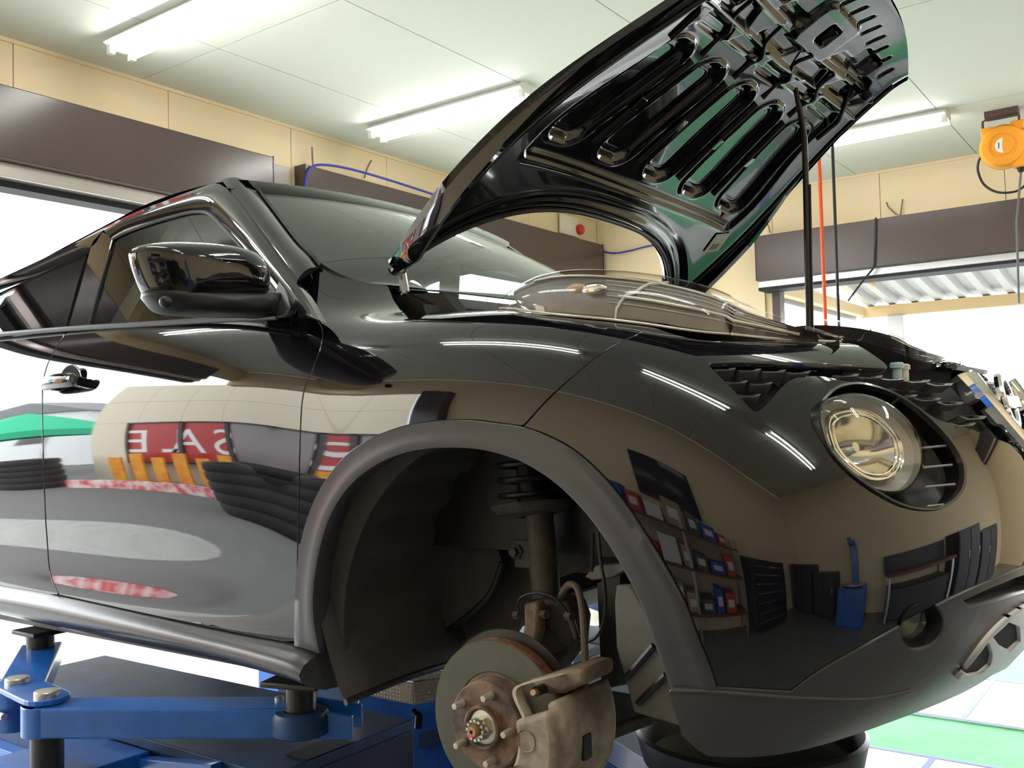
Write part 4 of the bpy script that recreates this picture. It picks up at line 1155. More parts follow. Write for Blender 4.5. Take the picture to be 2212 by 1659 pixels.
# small pressed clips on the ribs, bump stops and strip
for k in range(1, 5):
    yc = (-.55 + .22 * k) * .93
    p = hpt(.60, yc, .006)
    MB().obox(p, HT * .017, (0, .012, 0), HN * .006).build('rib_clip', M_HOODIN, hood, bevel=.003)
for sg in (-1, 1):
    MB().lathe([(.014, 0), (.014, .016), (.009, .020), (.001, .020)], hpt(.92, sg * .40, 0), -HN, 16).build('bump_stop', M_RUBBER, hood)
    MB().tube([hpt(s, sg * float(hw(s)) * .93, .003) for s in np.linspace(.10, .98, 24)], .005, 8).build('edge_seal', M_RUBBER, hood)
    # hinge
    a0 = HO + HT * .06 + np.array([0, sg * .60, 0]) - HN * .02
    MB().tube([np.array([-.375, sg * .585, 1.05 + LIFT]), np.array([-.385, sg * .585, 1.10 + LIFT]), a0], .010, 8).build('hood_hinge', mat('hinge_steel', (.35, .35, .36), .3, metal=.9), hood)
    MB().obox(a0 + HT * .04, HT * .05, (0, .012, 0), HN * .003).build('hinge_plate', M_PAINT, hood)
    MB().lathe([(.009, 0), (.009, .014), (.001, .015)], HO + HT * .035 + np.array([0, sg * .612, 0]), (1, 0, .2), 14).build('hinge_bolt', M_STEEL, hood)
MB().tube([hp3(np.array(s), np.array(y), np.array(h_out(s, y / float(hw(s))) - .030)) for s, y in [((.28 - .25 * abs(q) ** 2.8) + .012, q * .655) for q in np.linspace(-.9, .9, 50)]], .006, 8).build('cowl_seal', M_RUBBER, hood)
# caution sticker
lab = [hpt(.30, .520, .003), hpt(.37, .495, .003), hpt(.395, .545, .003), hpt(.325, .57, .003)]
st = MB().prism(lab, -HN * .0008).build('caution_label', mat('grey_label', (.55, .55, .55), .5), hood, smooth=False)
for k in range(3):
    q0, q1 = lab[0] * .7 + lab[1] * .3, lab[3] * .7 + lab[2] * .3
    f = .3 + k * .18; c0 = q0 * (1 - f) + q1 * f; c0 = c0 - HN * .0012
    MB().obox(c0, (lab[1] - lab[0]) * .16, (lab[3] - lab[0]) * .05, HN * .0002).build('print_line', M_BLACKP, st, smooth=False)
MB().lathe([(.014, 0), (.014, .003), (.001, .004)], hpt(.43, .47, 0), -HN, 14).build('red_reflection', mat('red_reflection', (.35, .05, .04), .4), hood)  # red disc added as a painted reflection on the underside
# support rod
pr = [onY((1751, 800), .24), onY((1747, 700), .24), onY((1744, 560), .24), onY((1741, 400), .235), onY((1738, 300), .225), onY((1733, 268), .215), onY((1718, 190), .17), onY((1700, 110), .12), onY((1672, -10), .06), onY((1650, -90), .02)]
MB().tube(pr, [.0075, .0075, .0075, .0075, .0075, .007, .006, .006, .006, .006], 10).build('hood_prop', mat('prop_rod_black', (.02, .018, .017), .28), car)
MB().tube([p + np.array([.010, 0, 0]) for p in pr[:4]], .003, 6).build('prop_clip', M_BLACKP, car)

# ---- engine bay
te = uvs(sp([(1410, 706), (1250, 689), (1078, 658), (1010, 663), (940, 673), (906, 689), (885, 689), (865, 668), (851, 648), (841, 622)], 3))
tp = S(te[:, 0] / SU, te[:, 1] / SV)
for sgn in (1, -1):
    MB().grid(np.array([tp - (0, 0, .003), tp + np.array([0, .012, -.02]), tp + np.array([.0, .03, -.10]), tp + np.array([0, .05, -.25])]) * (1, sgn, 1)).build('fender_inner_flange', mat('fender_inner_black', (.01, .01, .011), .6), car)
M_BAY = mat('engine_bay_black', (0.012, 0.012, 0.013), 0.45)
MB().box((-.20, -.40, .44 + LIFT), (.46, .40, .46 + LIFT)).build('bay_tray', M_BAY, car, smooth=False)
for sg in (-1, 1):
    ap = np.array([[(x, sg * y, z + LIFT) for x in np.linspace(-.40, .52, 12)] for y, z in ((.62, .95), (.60, .92), (.56, .80), (.54, .5))])
    for r in ap:
        for q in r:
            if q[0] > .3: q[1] -= sg * .16 * smoothstep(.3, .55, q[0]); q[2] -= .07 * smoothstep(.2, .5, q[0])
    MB().grid(ap).build('inner_wing', M_BAY, car)
    MB().lathe([(.001, .03), (.05, .03), (.07, .02), (.075, -.12)], (-.10, sg * .50, .86 + LIFT), (0, 0, 1), 28).build('strut_tower', M_BAY, car)
MB().prism([(.30, -.25, .62 + LIFT), (-.12, -.25, .62 + LIFT), (-.12, -.25, .86 + LIFT), (.22, -.25, .85 + LIFT), (.30, -.25, .80 + LIFT)], (0, .5, 0)).build('engine_cover', M_BLACKP, car, bevel=.02)
MB().box((.46, -.46, .77 + LIFT), (.52, .46, .822 + LIFT)).build('radiator_support', M_BAY, car, bevel=.008)
MB().box((-.14, .27, .66 + LIFT), (.08, .44, .88 + LIFT)).build('battery', M_BLACKP, car, bevel=.01)
cp = onZ((1937, 783), .875 + LIFT)
MB().lathe([(.010, -.06), (.010, .0), (.015, .0), (.015, .010), (.012, .013), (.001, .013)], (cp[0], cp[1], .862 + LIFT), (0, 0, 1), 24).build('washer_filler_cap', mat('pale_blue_cap', (.45, .62, .72), .4), car)
MB().lathe([(.012, -.04), (.012, .0), (.016, .0), (.016, .010), (.010, .014), (.001, .014)], (cp[0] - .02, cp[1] + .14, .864 + LIFT), (0, 0, 1), 20).build('radiator_cap', M_STEEL, car)
MB().tube([(.42, -.10, .87 + LIFT), (.30, .1, .89 + LIFT), (.15, .28, .88 + LIFT)], .018, 10, smooth=5).build('coolant_hose', M_RUBBER, car)
MB().box((-.46, -.62, .6 + LIFT), (-.42, .62, 1.03 + LIFT)).build('bulkhead', M_BAY, car, smooth=False)
# ---- front right wheel housing and what hangs in it
M_FELT = mat('dark_wheelhouse_liner', (0.045, 0.042, 0.043), 0.85, color2=(0.060, 0.057, 0.055), nscale=5, stretch=(3, 1, .6), bump=.3, bscale=120)
M_RUST = mat('rusty_hub_steel', (0.20, 0.115, 0.07), 0.7, color2=(0.055, 0.045, 0.042), nscale=26, bump=.5, bscale=160)
M_ROTOR = mat('worn_rotor_face', (0.085, 0.086, 0.066), 0.42, metal=0.35, noise=.2, nscale=8, stretch=(1, 1, 1))
M_RUSTE = mat('rust_rotor_edge', (0.30, 0.14, 0.09), 0.8, noise=.4, nscale=60)
M_CAL = mat('dusty_caliper_iron', (0.36, 0.31, 0.24), 0.7, color2=(0.17, 0.13, 0.10), nscale=14, bump=.4, bscale=220)
M_CALD = mat('brown_caliper_iron', (0.12, 0.085, 0.06), 0.75, color2=(0.24, 0.19, 0.14), nscale=18, bump=.4, bscale=200)
M_SUSP = mat('dirty_suspension_steel', (0.065, 0.055, 0.048), 0.65, color2=(0.035, 0.03, 0.028), nscale=22, bump=.3, bscale=200)
M_GREYL = mat('grey_liner_plastic', (0.13, 0.13, 0.12), 0.55, noise=.25, nscale=9)
HZ = .24 + LIFT
Pb = CL[7]
cw_ = np.array([.02, 0, .36 + LIFT])
th = np.arctan2(Pb[:, 2] - cw_[2], Pb[:, 0] - cw_[0])
rows = [CL[9] + np.array([0, -.004, 0])]
for k, (yy, rr) in enumerate(((-.80, .385), (-.74, .400), (-.66, .405), (-.58, .405), (-.50, .40), (-.44, .385), (-.42, .36))):
    ang = np.linspace(th[0] if th[0] > 0 else th[0] + 2 * math.pi, th[-1], len(Pb))
    rip = .006 * np.sign(np.sin(ang * 22)) * (1 if 0 < k < 5 else 0)
    rows.append(np.stack([cw_[0] + (rr + rip) * np.cos(ang), np.full(len(ang), yy), cw_[2] + (rr + rip) * np.sin(ang)], 1))
LN = np.array(rows)
for sgn in (1, -1):
    wl = MB().grid(LN * (1, sgn, 1)).build('wheelhouse_liner', M_FELT, car, sharp=45)
# rear skirt of the liner, hanging below the sill
sk_ = []
for f in np.linspace(0, 1, 12):
    x = -.415 + .02 * math.sin(f * 2.5)
    sk_.append([(x + g, -.832 + .39 * f, z + LIFT) for g, z in ((0, .50), (.012, .40), (.045, .31), (.065, .265), (.085, .235 + .015 * math.sin(f * 3)))])
MB().grid(np.array(sk_)).build('liner_skirt', M_FELT, car)
MB().tube([(-.415 + .02 * math.sin(f * 2.5) + .085, -.832 + .39 * f, .235 + LIFT + .015 * math.sin(f * 3)) for f in np.linspace(0, 1, 12)], .007, 8).build('skirt_edge', M_BLACKP, car)
# inboard wall with a cut-out for the drive shaft
wallp = [(-.40, .25), (-.40, .60), (-.28, .74), (-.05, .80), (.2, .74), (.40, .58), (.42, .30), (.30, .22), (.16, .30), (.10, .42), (-.02, .46), (-.13, .42), (-.22, .30)]
for sgn in (1, -1):
    MB().prism([(x, -.43 * sgn, z + LIFT) for x, z in wallp], (0, .02 * sgn, 0)).build('inner_wheel_wall', M_FELT, car, smooth=False)
# felt apron crossing the housing
ap = np.array([[(x, -.47 + .02 * k, z + LIFT) for x, z in ((-.38, .66), (-.28, .50), (-.18, .40), (-.07, .50 + .02 * k), (-.03, .62))] for k in range(2)])
ap2 = np.array([onY(p, -.50) for p in ((1085, 1215), (1060, 1280), (1010, 1330), (950, 1370), (880, 1400), (820, 1430))])
MB().grid(np.array([ap2, ap2 + np.array([-.05, .01, .10]), ap2 + np.array([-.12, .02, .22])])).build('felt_apron', M_FELT, car)
MB().tube(ap2, .007, 8, smooth=4).build('apron_edge', M_BLACKP, car)
# grey front lower liner with two swages
fl_px = [(1330, 1262), (1326, 1300), (1330, 1400), (1348, 1462), (1368, 1540), (1462, 1568), (1470, 1540), (1440, 1440), (1400, 1330), (1360, 1262)]
fl = np.array([onY(p, -.70 + .0 * k) for k, p in enumerate(fl_px)])
MB().prism(fl, (.03, .03, 0)).build('front_liner_panel', M_GREYL, car, bevel=.004)
for a0, a1 in (((1352, 1465), (1412, 1395)), ((1378, 1520), (1438, 1458))):
    MB().tube([onY(a0, -.705), onY(a1, -.705)], .006, 6).build('liner_swage', M_BLACKP, car)
MB().prism([onY(p, -.66) for p in ((1285, 1222), (1345, 1216), (1350, 1234), (1318, 1250), (1278, 1254), (1262, 1246))], (0, .02, 0)).build('liner_bracket', M_GREYL, car, bevel=.003)
MB().prism([onY(p, -.60) for p in ((1340, 1235), (1335, 1480), (1300, 1490), (1290, 1260))], (.02, .05, 0)).build('dark_duct', M_BLACKP, car)

# strut, spring seat and spring
s0, s1 = onY((1160, 1060), -.60), onY((1186, 1345), -.62)
MB().tube([s0, s0 * .5 + s1 * .5, s1], .0275, 24).build('strut_tube', M_SUSP, car)
ax = (s0 - s1) / np.linalg.norm(s0 - s1)
seat_c = onY((1152, 1103), -.595)
MB().lathe([(.03, -.012), (.07, -.004), (.082, .010), (.084, .014), (.07, .006), (.03, 0)], seat_c, ax, 40).build('spring_seat', M_SUSP, car)
coil = [seat_c + ax * (.012 + .030 * t / 6.28) + .062 * np.array([math.cos(t), math.sin(t), 0]) for t in np.linspace(0, 6.28 * 4.2, 110)]
MB().tube(coil, .0065, 8).build('coil_spring', M_BLACKP, car)
MB().tube([seat_c, seat_c + ax * .16], [.03, .028, .024], 20).build('bump_rubber', M_RUBBER, car)
MB().lathe([(.001, .16), (.075, .15), (.085, .135), (.07, .13)], seat_c, ax, 32).build('upper_spring_seat', M_SUSP, car)
# drop-link bracket on the strut
bk = onY((1122, 1195), -.61)
MB().obox(bk + np.array([.012, 0, 0]), (.022, 0, 0), (0, .006, 0), (0, 0, .028)).build('link_bracket', M_SUSP, car, bevel=.004)
MB().lathe([(.001, .016), (.009, .016), (.010, .006), (.016, .004), (.016, 0)], bk + np.array([-.002, -.006, .004]), (0, -1, 0), 6).build('link_nut', M_SUSP, car, smooth=False)
MB().tube([bk + np.array([.01, .02, -.01]), bk + np.array([.03, .06, -.20])], .008, 10).build('drop_link', M_SUSP, car)
# knuckle
kn = [onY(p, -.66) for p in ((1128, 1300), (1175, 1292), (1225, 1300), (1238, 1340), (1232, 1400), (1180, 1470), (1080, 1480), (1060, 1440), (1118, 1400), (1130, 1350))]
MB().prism(kn, (0, .07, 0)).build('steering_knuckle', M_SUSP, car, bevel=.010, bseg=3)
kb = [onY(p, -.70) for p in ((1130, 1305), (1160, 1300), (1162, 1360), (1150, 1420), (1118, 1402), (1132, 1350))]
MB().prism(kb, (0, .03, 0)).build('knuckle_ear', M_CALD, car, bevel=.006)
for p in ((1112, 1328), (1170, 1326), (1224, 1330)):
    q = onY(p, -.69)
    MB().tube([q, q + np.array([.016, -.006, .001])], .008, 6).build('clamp_bolt', M_SUSP, car, smooth=False)
MB().tube([onY((1200, 1400), -.62), onY((1210, 1440), -.40), onY((1215, 1470), -.10)], .030, 16).build('drive_shaft', M_BLACKP, car)
MB().tube([onY((1190, 1360), -.66), onY((1192, 1400), -.6)], [.045, .05, .04], 18).build('shaft_boot', M_RUBBER, car)
la0, la1 = onY((1150, 1640), -.62), onY((1330, 1560), -.30)
MB().prism([la0 + np.array([-.06, 0, 0]), la0 + np.array([.05, 0, 0]), la1 + np.array([.16, 0, .04]), la1 + np.array([-.12, 0, .04])], (0, 0, .03)).build('lower_arm', M_SUSP, car, bevel=.008)
# hoses and wires
MB().tube([onY(p, y) for p, y in (((1262, 1595), -.745), ((1264, 1500), -.74), ((1263, 1400), -.72), ((1258, 1320), -.70), ((1248, 1272), -.68), ((1232, 1262), -.67), ((1218, 1275), -.66), ((1208, 1300), -.65))], .0065, 10, smooth=5).build('brake_hose', mat('dusty_hose', (.11, .085, .065), .7), car)
MB().tube([onY(p, -.67) for p in ((1122, 1325), (1120, 1300), (1135, 1286), (1165, 1281), (1195, 1290), (1215, 1310), (1226, 1328), (1235, 1355), (1245, 1378), (1262, 1386), (1285, 1378), (1302, 1350), (1308, 1300), (1304, 1250), (1298, 1215), (1292, 1150))], .0032, 8, smooth=4).build('sensor_wire', M_BLACKP, car)
MB().tube([onY(p, -.66) for p in ((1281, 1150), (1280, 1200), (1278, 1235))], .003, 6).build('sensor_wire', M_BLACKP, car)
MB().tube([onY((1232, 1330), -.675), onY((1246, 1378), -.675)], .006, 8).build('sensor_plug', M_SUSP, car)

# rotor, hub, studs
hub = np.array([0, -.79, HZ]); YD = (0, -1, 0)
brake = MB().lathe([(.140, -.026), (.1405, -.024), (.1405, -.017), (.134, -.0165), (.134, -.0095), (.1405, -.009), (.1405, -.002), (.140, 0)], hub, YD, 96).build('rotor_edge', M_RUSTE, car, sharp=25)
MB().lathe([(.140, 0), (.139, .0012), (.110, .0012), (.086, .0010), (.085, -.001), (.080, -.001)], hub, YD, 96).build('rotor_face', M_ROTOR, car, sharp=30)
MB().lathe([(.140, -.026), (.08, -.026)], hub, YD, 72).build('rotor_back', M_RUSTE, car)
for k in range(36):
    a = 2 * math.pi * k / 36
    c0 = hub + np.array([.1325 * math.cos(a), .0130, .1325 * math.sin(a)])
    MB().obox(c0, np.array([math.cos(a), 0, math.sin(a)]) * .007, (0, .0042, 0), np.array([-math.sin(a), 0, math.cos(a)]) * .0028).build('cooling_vane', M_RUSTE, car, smooth=False)
MB().lathe([(.084, 0), (.0785, .001), (.0765, .022), (.0755, .029), (.0725, .032), (.0375, .032), (.0365, .030)], hub, YD, 72).build('rotor_hat', M_RUST, car, sharp=30)
MB().lathe([(.0375, .026), (.0372, .044), (.0350, .0455), (.0318, .0450), (.0305, .034), (.012, .034)], hub, YD, 48).build('hub_pilot', M_RUST, car, sharp=30)
MB().lathe([(.0318, .0340), (.0290, .0385), (.0215, .040), (.012, .040)], hub, YD, 32).build('hub_washer', mat('bright_hub_steel', (.55, .56, .50), .28, metal=.9), car, sharp=25)
MB().lathe([(.0205, .038), (.0205, .050), (.018, .052), (.010, .052)], hub, YD, 6).build('axle_nut', mat('bright_hub_steel'), car, smooth=False)
nt = MB()
for k in range(12):
    a0, a1 = 2 * math.pi * k / 12, 2 * math.pi * (k + .55) / 12
    nt.obox(hub + np.array([.0165 * math.cos(a0), -.056, .0165 * math.sin(a0)]), np.array([math.cos(a0), 0, math.sin(a0)]) * .0022, (0, .0055, 0), np.array([-math.sin(a0), 0, math.cos(a0)]) * .0026)
nt.build('nut_castle', mat('bright_hub_steel'), car, smooth=False, kind='stuff')
MB().lathe([(.0105, .045), (.0105, .068), (.0088, .071), (.0035, .071), (.003, .063)], hub, YD, 20).build('axle_end', mat('brass_brown_axle', (.34, .22, .12), .4, metal=.6), car, sharp=30)
MB().lathe([(.0028, .0655), (.0001, .0656)], hub, YD, 12).build('axle_centre_mark', M_BLACKP, car)
MB().obox(hub + np.array([-.002, -.0713, -.0070]), (.0045, 0, 0), (0, .0004, 0), (0, 0, .0022)).build('red_paint_dab', mat('red_dab', (.75, .05, .12), .5), car)
MB().lathe([(.155, .030), (.152, .026), (.06, .030)], hub + np.array([0, .065, 0]), YD, 72).build('dust_shield', M_SUSP, car, sharp=30)
for k in range(5):
    a = math.radians(1 + 72 * k); p = hub + .05715 * np.array([math.cos(a), 0, math.sin(a)])
    MB().lathe([(.0062, .030), (.0062, .052), (.0052, .056), (.0052, .058), (.0001, .0585)], p, YD, 14).build('wheel_stud', mat('stud_steel', (.46, .43, .38), .5, metal=.5), car, sharp=30)
    MB().lathe([(.0095, .0318), (.0085, .0335), (.006, .034)], p, YD, 12).build('stud_seat', M_RUST, car)

# caliper on the front side of the rotor
def arc_block(r0, r1, a0, a1, y0, y1, n=14):
    P = []
    for a in np.radians(np.linspace(a0, a1, n)):
        d = np.array([math.cos(a), 0, math.sin(a)])
        P.append([hub * (1, 0, 1) + d * r0 + np.array([0, y0, 0]), hub * (1, 0, 1) + d * r1 + np.array([0, y0, 0]), hub * (1, 0, 1) + d * r1 + np.array([0, y1, 0]), hub * (1, 0, 1) + d * r0 + np.array([0, y1, 0])])
    m = MB(); m.grid(np.array(P), closed_v=True); k = 4 * (n - 1)
    m.f += [(3, 2, 1, 0), (k, k + 1, k + 2, k + 3)]
    return m
arc_block(.148, .172, -52, 24, -.835, -.665).build('caliper_bridge', M_CAL, car, bevel=.008, bseg=3)
arc_block(.092, .165, -50, 20, -.858, -.822).build('caliper_body', M_CAL, car, bevel=.010, bseg=3)
arc_block(.080, .165, -46, 18, -.755, -.690).build('caliper_piston_side', M_CALD, car, bevel=.012, bseg=3)
arc_block(.100, .142, -44, 14, -.822, -.800).build('brake_pad', M_CALD, car, bevel=.003)
for a in (-30, 2):
    c0 = hub * (1, 0, 1) + np.array([.112 * math.cos(math.radians(a)), -.8585, .112 * math.sin(math.radians(a))])
    MB().lathe([(.018, .0015), (.014, -.004), (.001, -.006)], c0, YD, 20).build('caliper_recess', M_CALD, car)
c1 = hub * (1, 0, 1) + np.array([.166, -.77, .0])
MB().obox(c1 + np.array([.006, 0, -.02]), (.003, 0, 0), (0, .012, 0), (0, 0, .020)).build('inspection_window', M_DARK, car)
# bracket: pale bent strip in front of the rotor
br = [onY(p, y) for p, y in (((1228, 1452), -.79), ((1190, 1462), -.82), ((1150, 1472), -.84), ((1120, 1482), -.845), ((1113, 1496), -.845), ((1118, 1515), -.845), ((1132, 1545), -.845), ((1141, 1580), -.845), ((1140, 1620), -.845), ((1126, 1662), -.845), ((1100, 1700), -.845))]
bs_ = spline(br, 6)
rows = []
for q in bs_:
    rows.append([q + np.array([-.003, -.004, 0]), q + np.array([.004, -.004, 0]), q + np.array([.004, .016, 0]), q + np.array([-.003, .016, 0])])
MB().grid(np.array(rows), closed_v=True).build('caliper_bracket', mat('pale_bracket_iron', (.46, .42, .32), .6, noise=.3, nscale=18), car, sharp=50)
bb = [onY(p, -.80) for p in ((1138, 1470), (1230, 1444), (1262, 1446), (1262, 1478), (1215, 1500), (1175, 1500))]
MB().prism(bb, (0, .10, 0)).build('caliper_upper_lug', M_CALD, car, bevel=.008, bseg=3)
p0, p1 = onY((1158, 1494), -.83), onY((1215, 1470), -.72)
MB().tube([p0, p1], .0085, 14).build('slide_pin', M_RUBBER, car)
MB().tube([onY((1151, 1496), -.845), onY((1158, 1494), -.83)], .0050, 10).build('pin_end', mat('brass_pin', (.65, .5, .3), .4, metal=.7), car)
MB().tube([onY((1240, 1462), -.74), onY((1262, 1452), -.66)], .014, 14).build('pin_boot', M_RUBBER, car)

# ---- rear wheels, still fitted, with their arch bands
M_TYRE = mat('black_tyre_rubber', (.018, .018, .018), .7)
for sgn in (1, -1):
    wc = np.array([-2.53, -.765 * sgn, .29 + LIFT]); ax_ = np.array([0, -sgn, 0])
    rw = MB().lathe([(.215, -.09), (.25, -.105), (.305, -.105), (.328, -.085), (.334, -.04), (.334, .04), (.328, .085), (.305, .105), (.25, .105), (.218, .092)], wc, ax_, 56, closed=True).build('rear_wheel', M_TYRE, car)
    MB().lathe([(.222, .092), (.212, .085), (.195, .05), (.195, -.09)], wc, ax_, 48).build('rim', M_SILVER, rw)
    for k in range(5):
        a = 2 * math.pi * k / 5; d_ = np.array([math.cos(a), 0, math.sin(a)]); e_ = np.array([-math.sin(a), 0, math.cos(a)])
        MB().prism([wc + ax_ * .06 + d_ * .04 - e_ * .03, wc + ax_ * .06 + d_ * .04 + e_ * .03, wc + ax_ * .075 + d_ * .205 + e_ * .022, wc + ax_ * .075 + d_ * .205 - e_ * .022], -ax_ * .03).build('spoke', M_SILVER, rw, bevel=.006)
    MB().lathe([(.055, .05), (.05, .068), (.001, .07)], wc, ax_, 24).build('hub_cap', M_SILVER, rw)
    arc = [(2.13, .34), (2.16, .5), (2.25, .63), (2.4, .72), (2.53, .745), (2.68, .715), (2.82, .61), (2.90, .47), (2.92, .35)]
    o_ = spline([(-x, 0, z) for x, z in arc], 6); c_ = np.array([-2.53, 0, .33])
    i_ = c_ + (o_ - c_) * .90
    rws = [np.stack([p[:, 0], np.full(len(p), -y * sgn), p[:, 2] + LIFT], 1) for p, y in ((o_, .845), (o_, .885), (o_ * .5 + i_ * .5, .895), (i_, .89), (i_, .82))]
    MB().grid(np.array(rws)).build('rear_arch_cladding', M_CLAD, car, sharp=50)
# ================================================================== the lift under the car
def lift(sgn, suffix_label):
    mm = np.array([1, sgn, 1])
    t = thing('car_lift', suffix_label, 'car lift', (-1.26, -.58 * sgn, 0))
    def P(m, name, mt, **kw):
        m.v = [(x, y * sgn, z) for x, y, z in m.v]
        return m.build(name, mt, t, **kw)
    # carriage
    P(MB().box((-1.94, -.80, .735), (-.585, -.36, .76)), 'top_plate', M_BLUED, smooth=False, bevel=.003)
    P(MB().box((-.60, -.80, .30), (-.585, -.36, .735)), 'front_plate', mat('dark_blue_enamel', (.010, .018, .06), .3), smooth=False, bevel=.002)
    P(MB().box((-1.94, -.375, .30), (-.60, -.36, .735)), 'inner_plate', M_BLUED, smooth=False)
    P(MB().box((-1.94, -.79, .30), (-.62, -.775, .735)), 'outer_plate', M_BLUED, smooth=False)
    P(MB().box((-.66, -.70, .7605), (-.59, -.56, .7615)), 'plate_slot_shade', M_DARK, smooth=False)  # dark slab on the uncut plate, painting the shade inside a slot
    P(MB().box((-2.6, -.815, .22), (-1.20, -.80, .635)), 'side_frame', M_BLUE, smooth=False, bevel=.003)
    P(MB().box((-2.6, -.83, .625), (-1.20, -.79, .637)), 'frame_flange', M_BLUE, smooth=False, bevel=.002)
    P(MB().prism([(-1.20, -.83, .70), (-.75, -.83, .76), (-.75, -.83, .72), (-1.20, -.83, .63)], (0, .03, 0)), 'slide_rail', M_BLUE, smooth=False, bevel=.002)
    for k in (0, 1):
        P(MB().prism([(-1.75 + k * .9, -.60, .30), (-1.60 + k * .9, -.60, .30), (-1.0 - k * .9, -.60, .02), (-1.15 - k * .9, -.60, .02)], (0, .04 + .05 * k, 0)), 'scissor_leg', M_BLUE, smooth=False, bevel=.004)
    P(MB().box((-2.4, -.82, 0), (-.3, -.34, .03)), 'base_frame', M_BLUE, smooth=False, bevel=.004)
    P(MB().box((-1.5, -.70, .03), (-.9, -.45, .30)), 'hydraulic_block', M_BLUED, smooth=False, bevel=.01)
    P(MB().box((-1.30, -1.10, .70), (-1.02, -.80, .735)), 'pivot_bracket', M_BLUE, smooth=False, bevel=.004)
    P(MB().tube([(-1.09, -1.01, .70), (-1.09, -1.01, .83)], .035, 20), 'pivot_pin', M_BLACKP)
    # main arm: box section from the pivot to the front pad
    A = np.array([-1.06, -1.0, 0]); B = np.array([-.60, -.725, 0]); d = (B - A) / np.linalg.norm(B - A); w = np.array([-d[1], d[0], 0])
    hw_ = .047; z0, z1 = .825, .89
    a0, a1 = A - d * .035, B + d * .035
    P(MB().prism([a0 - w * hw_ + (0, 0, z0), a1 - w * hw_ + (0, 0, z0), a1 - w * hw_ + (0, 0, z1), a0 - w * hw_ + (0, 0, z1)], w * 2 * hw_), 'front_arm', M_BLUE, smooth=False, bevel=.005, bseg=3)
    e0, e1 = a1 - w * hw_, a1 - w * hw_ + d * .105
    P(MB().prism([e0 + (0, 0, z0), e1 + (0, 0, z0), e1 + (0, 0, z0 + .048), e0 + (0, 0, z1)], w * .012), 'arm_cheek', M_BLUE, smooth=False, bevel=.002)
    e0, e1 = a1 + w * (hw_ - .012), a1 + w * (hw_ - .012) + d * .105
    P(MB().prism([e0 + (0, 0, z0), e1 + (0, 0, z0), e1 + (0, 0, z0 + .048), e0 + (0, 0, z1)], w * .012), 'arm_cheek', M_BLUE, smooth=False, bevel=.002)
    P(MB().lathe([(.05, z0), (.05, z1 - .002), (.048, z1)], A + d * -.03, (0, 0, 1), 28), 'arm_knuckle', M_BLUE, sharp=40)
    pc = np.array([-.555, -.745, 0])
    P(MB().lathe([(.052, .835), (.060, .84), (.060, .875), (.054, .884), (.036, .886), (.036, .87)], pc, (0, 0, 1), 32), 'pad_cup', M_BLUED, sharp=40)
    P(MB().tube([pc + (0, 0, .86), pc + (0, 0, .945)], .033, 28), 'pad_post', mat('oily_black_steel', (.012, .010, .010), .25), sharp=40)
    P(MB().obox(pc + (0, 0, .947), (.065, .02, 0), (-.015, .05, 0), (0, 0, .0065)), 'rubber_pad', M_RUBBER, bevel=.004)
    for x in (.02, .05):
        q = B - d * (x - .01) + w * .02
        P(MB().lathe([(.010, 0), (.010, .006), (.001, .008)], q + (0, 0, z1), (0, 0, 1), 14), 'arm_screw', M_STEEL)
    # link plate with two bolts
    K1, K2 = np.array([-1.09, -1.01, .90]), np.array([-1.27, -.985, .905])
    dl = (K2 - K1) / np.linalg.norm(K2 - K1); wl_ = np.array([-dl[1], dl[0], 0])
    pl = []
    for k, (c, s0_) in enumerate(((K1, -90), (K2, 90))):
        for a in np.radians(np.linspace(s0_, s0_ + 180, 10)):
            pl.append(c - dl * math.cos(a) * .048 * (1) + wl_ * math.sin(a) * .048 if k == 0 else c - dl * math.cos(a) * .048 + wl_ * math.sin(a) * .048)
    P(MB().prism([p * (1, 1, 0) + (0, 0, .892) for p in pl], (0, 0, .012)), 'link_plate', M_BLUE, smooth=False, bevel=.002)
    for c in (K1, K2):
        P(MB().lathe([(.027, 0), (.027, .010), (.025, .012), (.001, .012)], c * (1, 1, 0) + (0, 0, .904), (0, 0, 1), 24), 'link_bolt', mat('zinc_bolt', (.55, .50, .40), .35, metal=.9), sharp=30)
    # rear arm reaching to the second pad
    A2 = K2 * (1, 1, 0); B2 = np.array([-1.60, -.755, 0]); d2 = (B2 - A2) / np.linalg.norm(B2 - A2); w2 = np.array([-d2[1], d2[0], 0])
    P(MB().prism([A2 - w2 * .055 - d2 * .03 + (0, 0, .83), B2 - w2 * .05 + d2 * .05 + (0, 0, .85), B2 - w2 * .05 + d2 * .05 + (0, 0, .905), A2 - w2 * .055 - d2 * .03 + (0, 0, .888)], w2 * .105), 'rear_arm', M_BLUE, smooth=False, bevel=.006, bseg=3)
    P(MB().lathe([(.05, .80), (.05, .885), (.047, .888)], A2, (0, 0, 1), 24), 'arm_knuckle', M_BLUE, sharp=40)
    P(MB().tube([B2 + (0, 0, .88), B2 + (0, 0, .945)], .036, 28), 'pad_post', MATS['oily_black_steel'], sharp=40)
    P(MB().obox(B2 + (0, 0, .947), (.06, 0, 0), (0, .05, 0), (0, 0, .0065)), 'rubber_pad', M_RUBBER, bevel=.004)
    P(MB().tube([A2 + (-.0, -.055, .845), A2 + (.05, -.055, .845)], .008, 10), 'lock_pin', M_STEEL)
    return t
lift(1, 'blue swing-arm car lift holding the near sill of the black car')
lift(-1, 'blue swing-arm car lift under the far side of the black car')
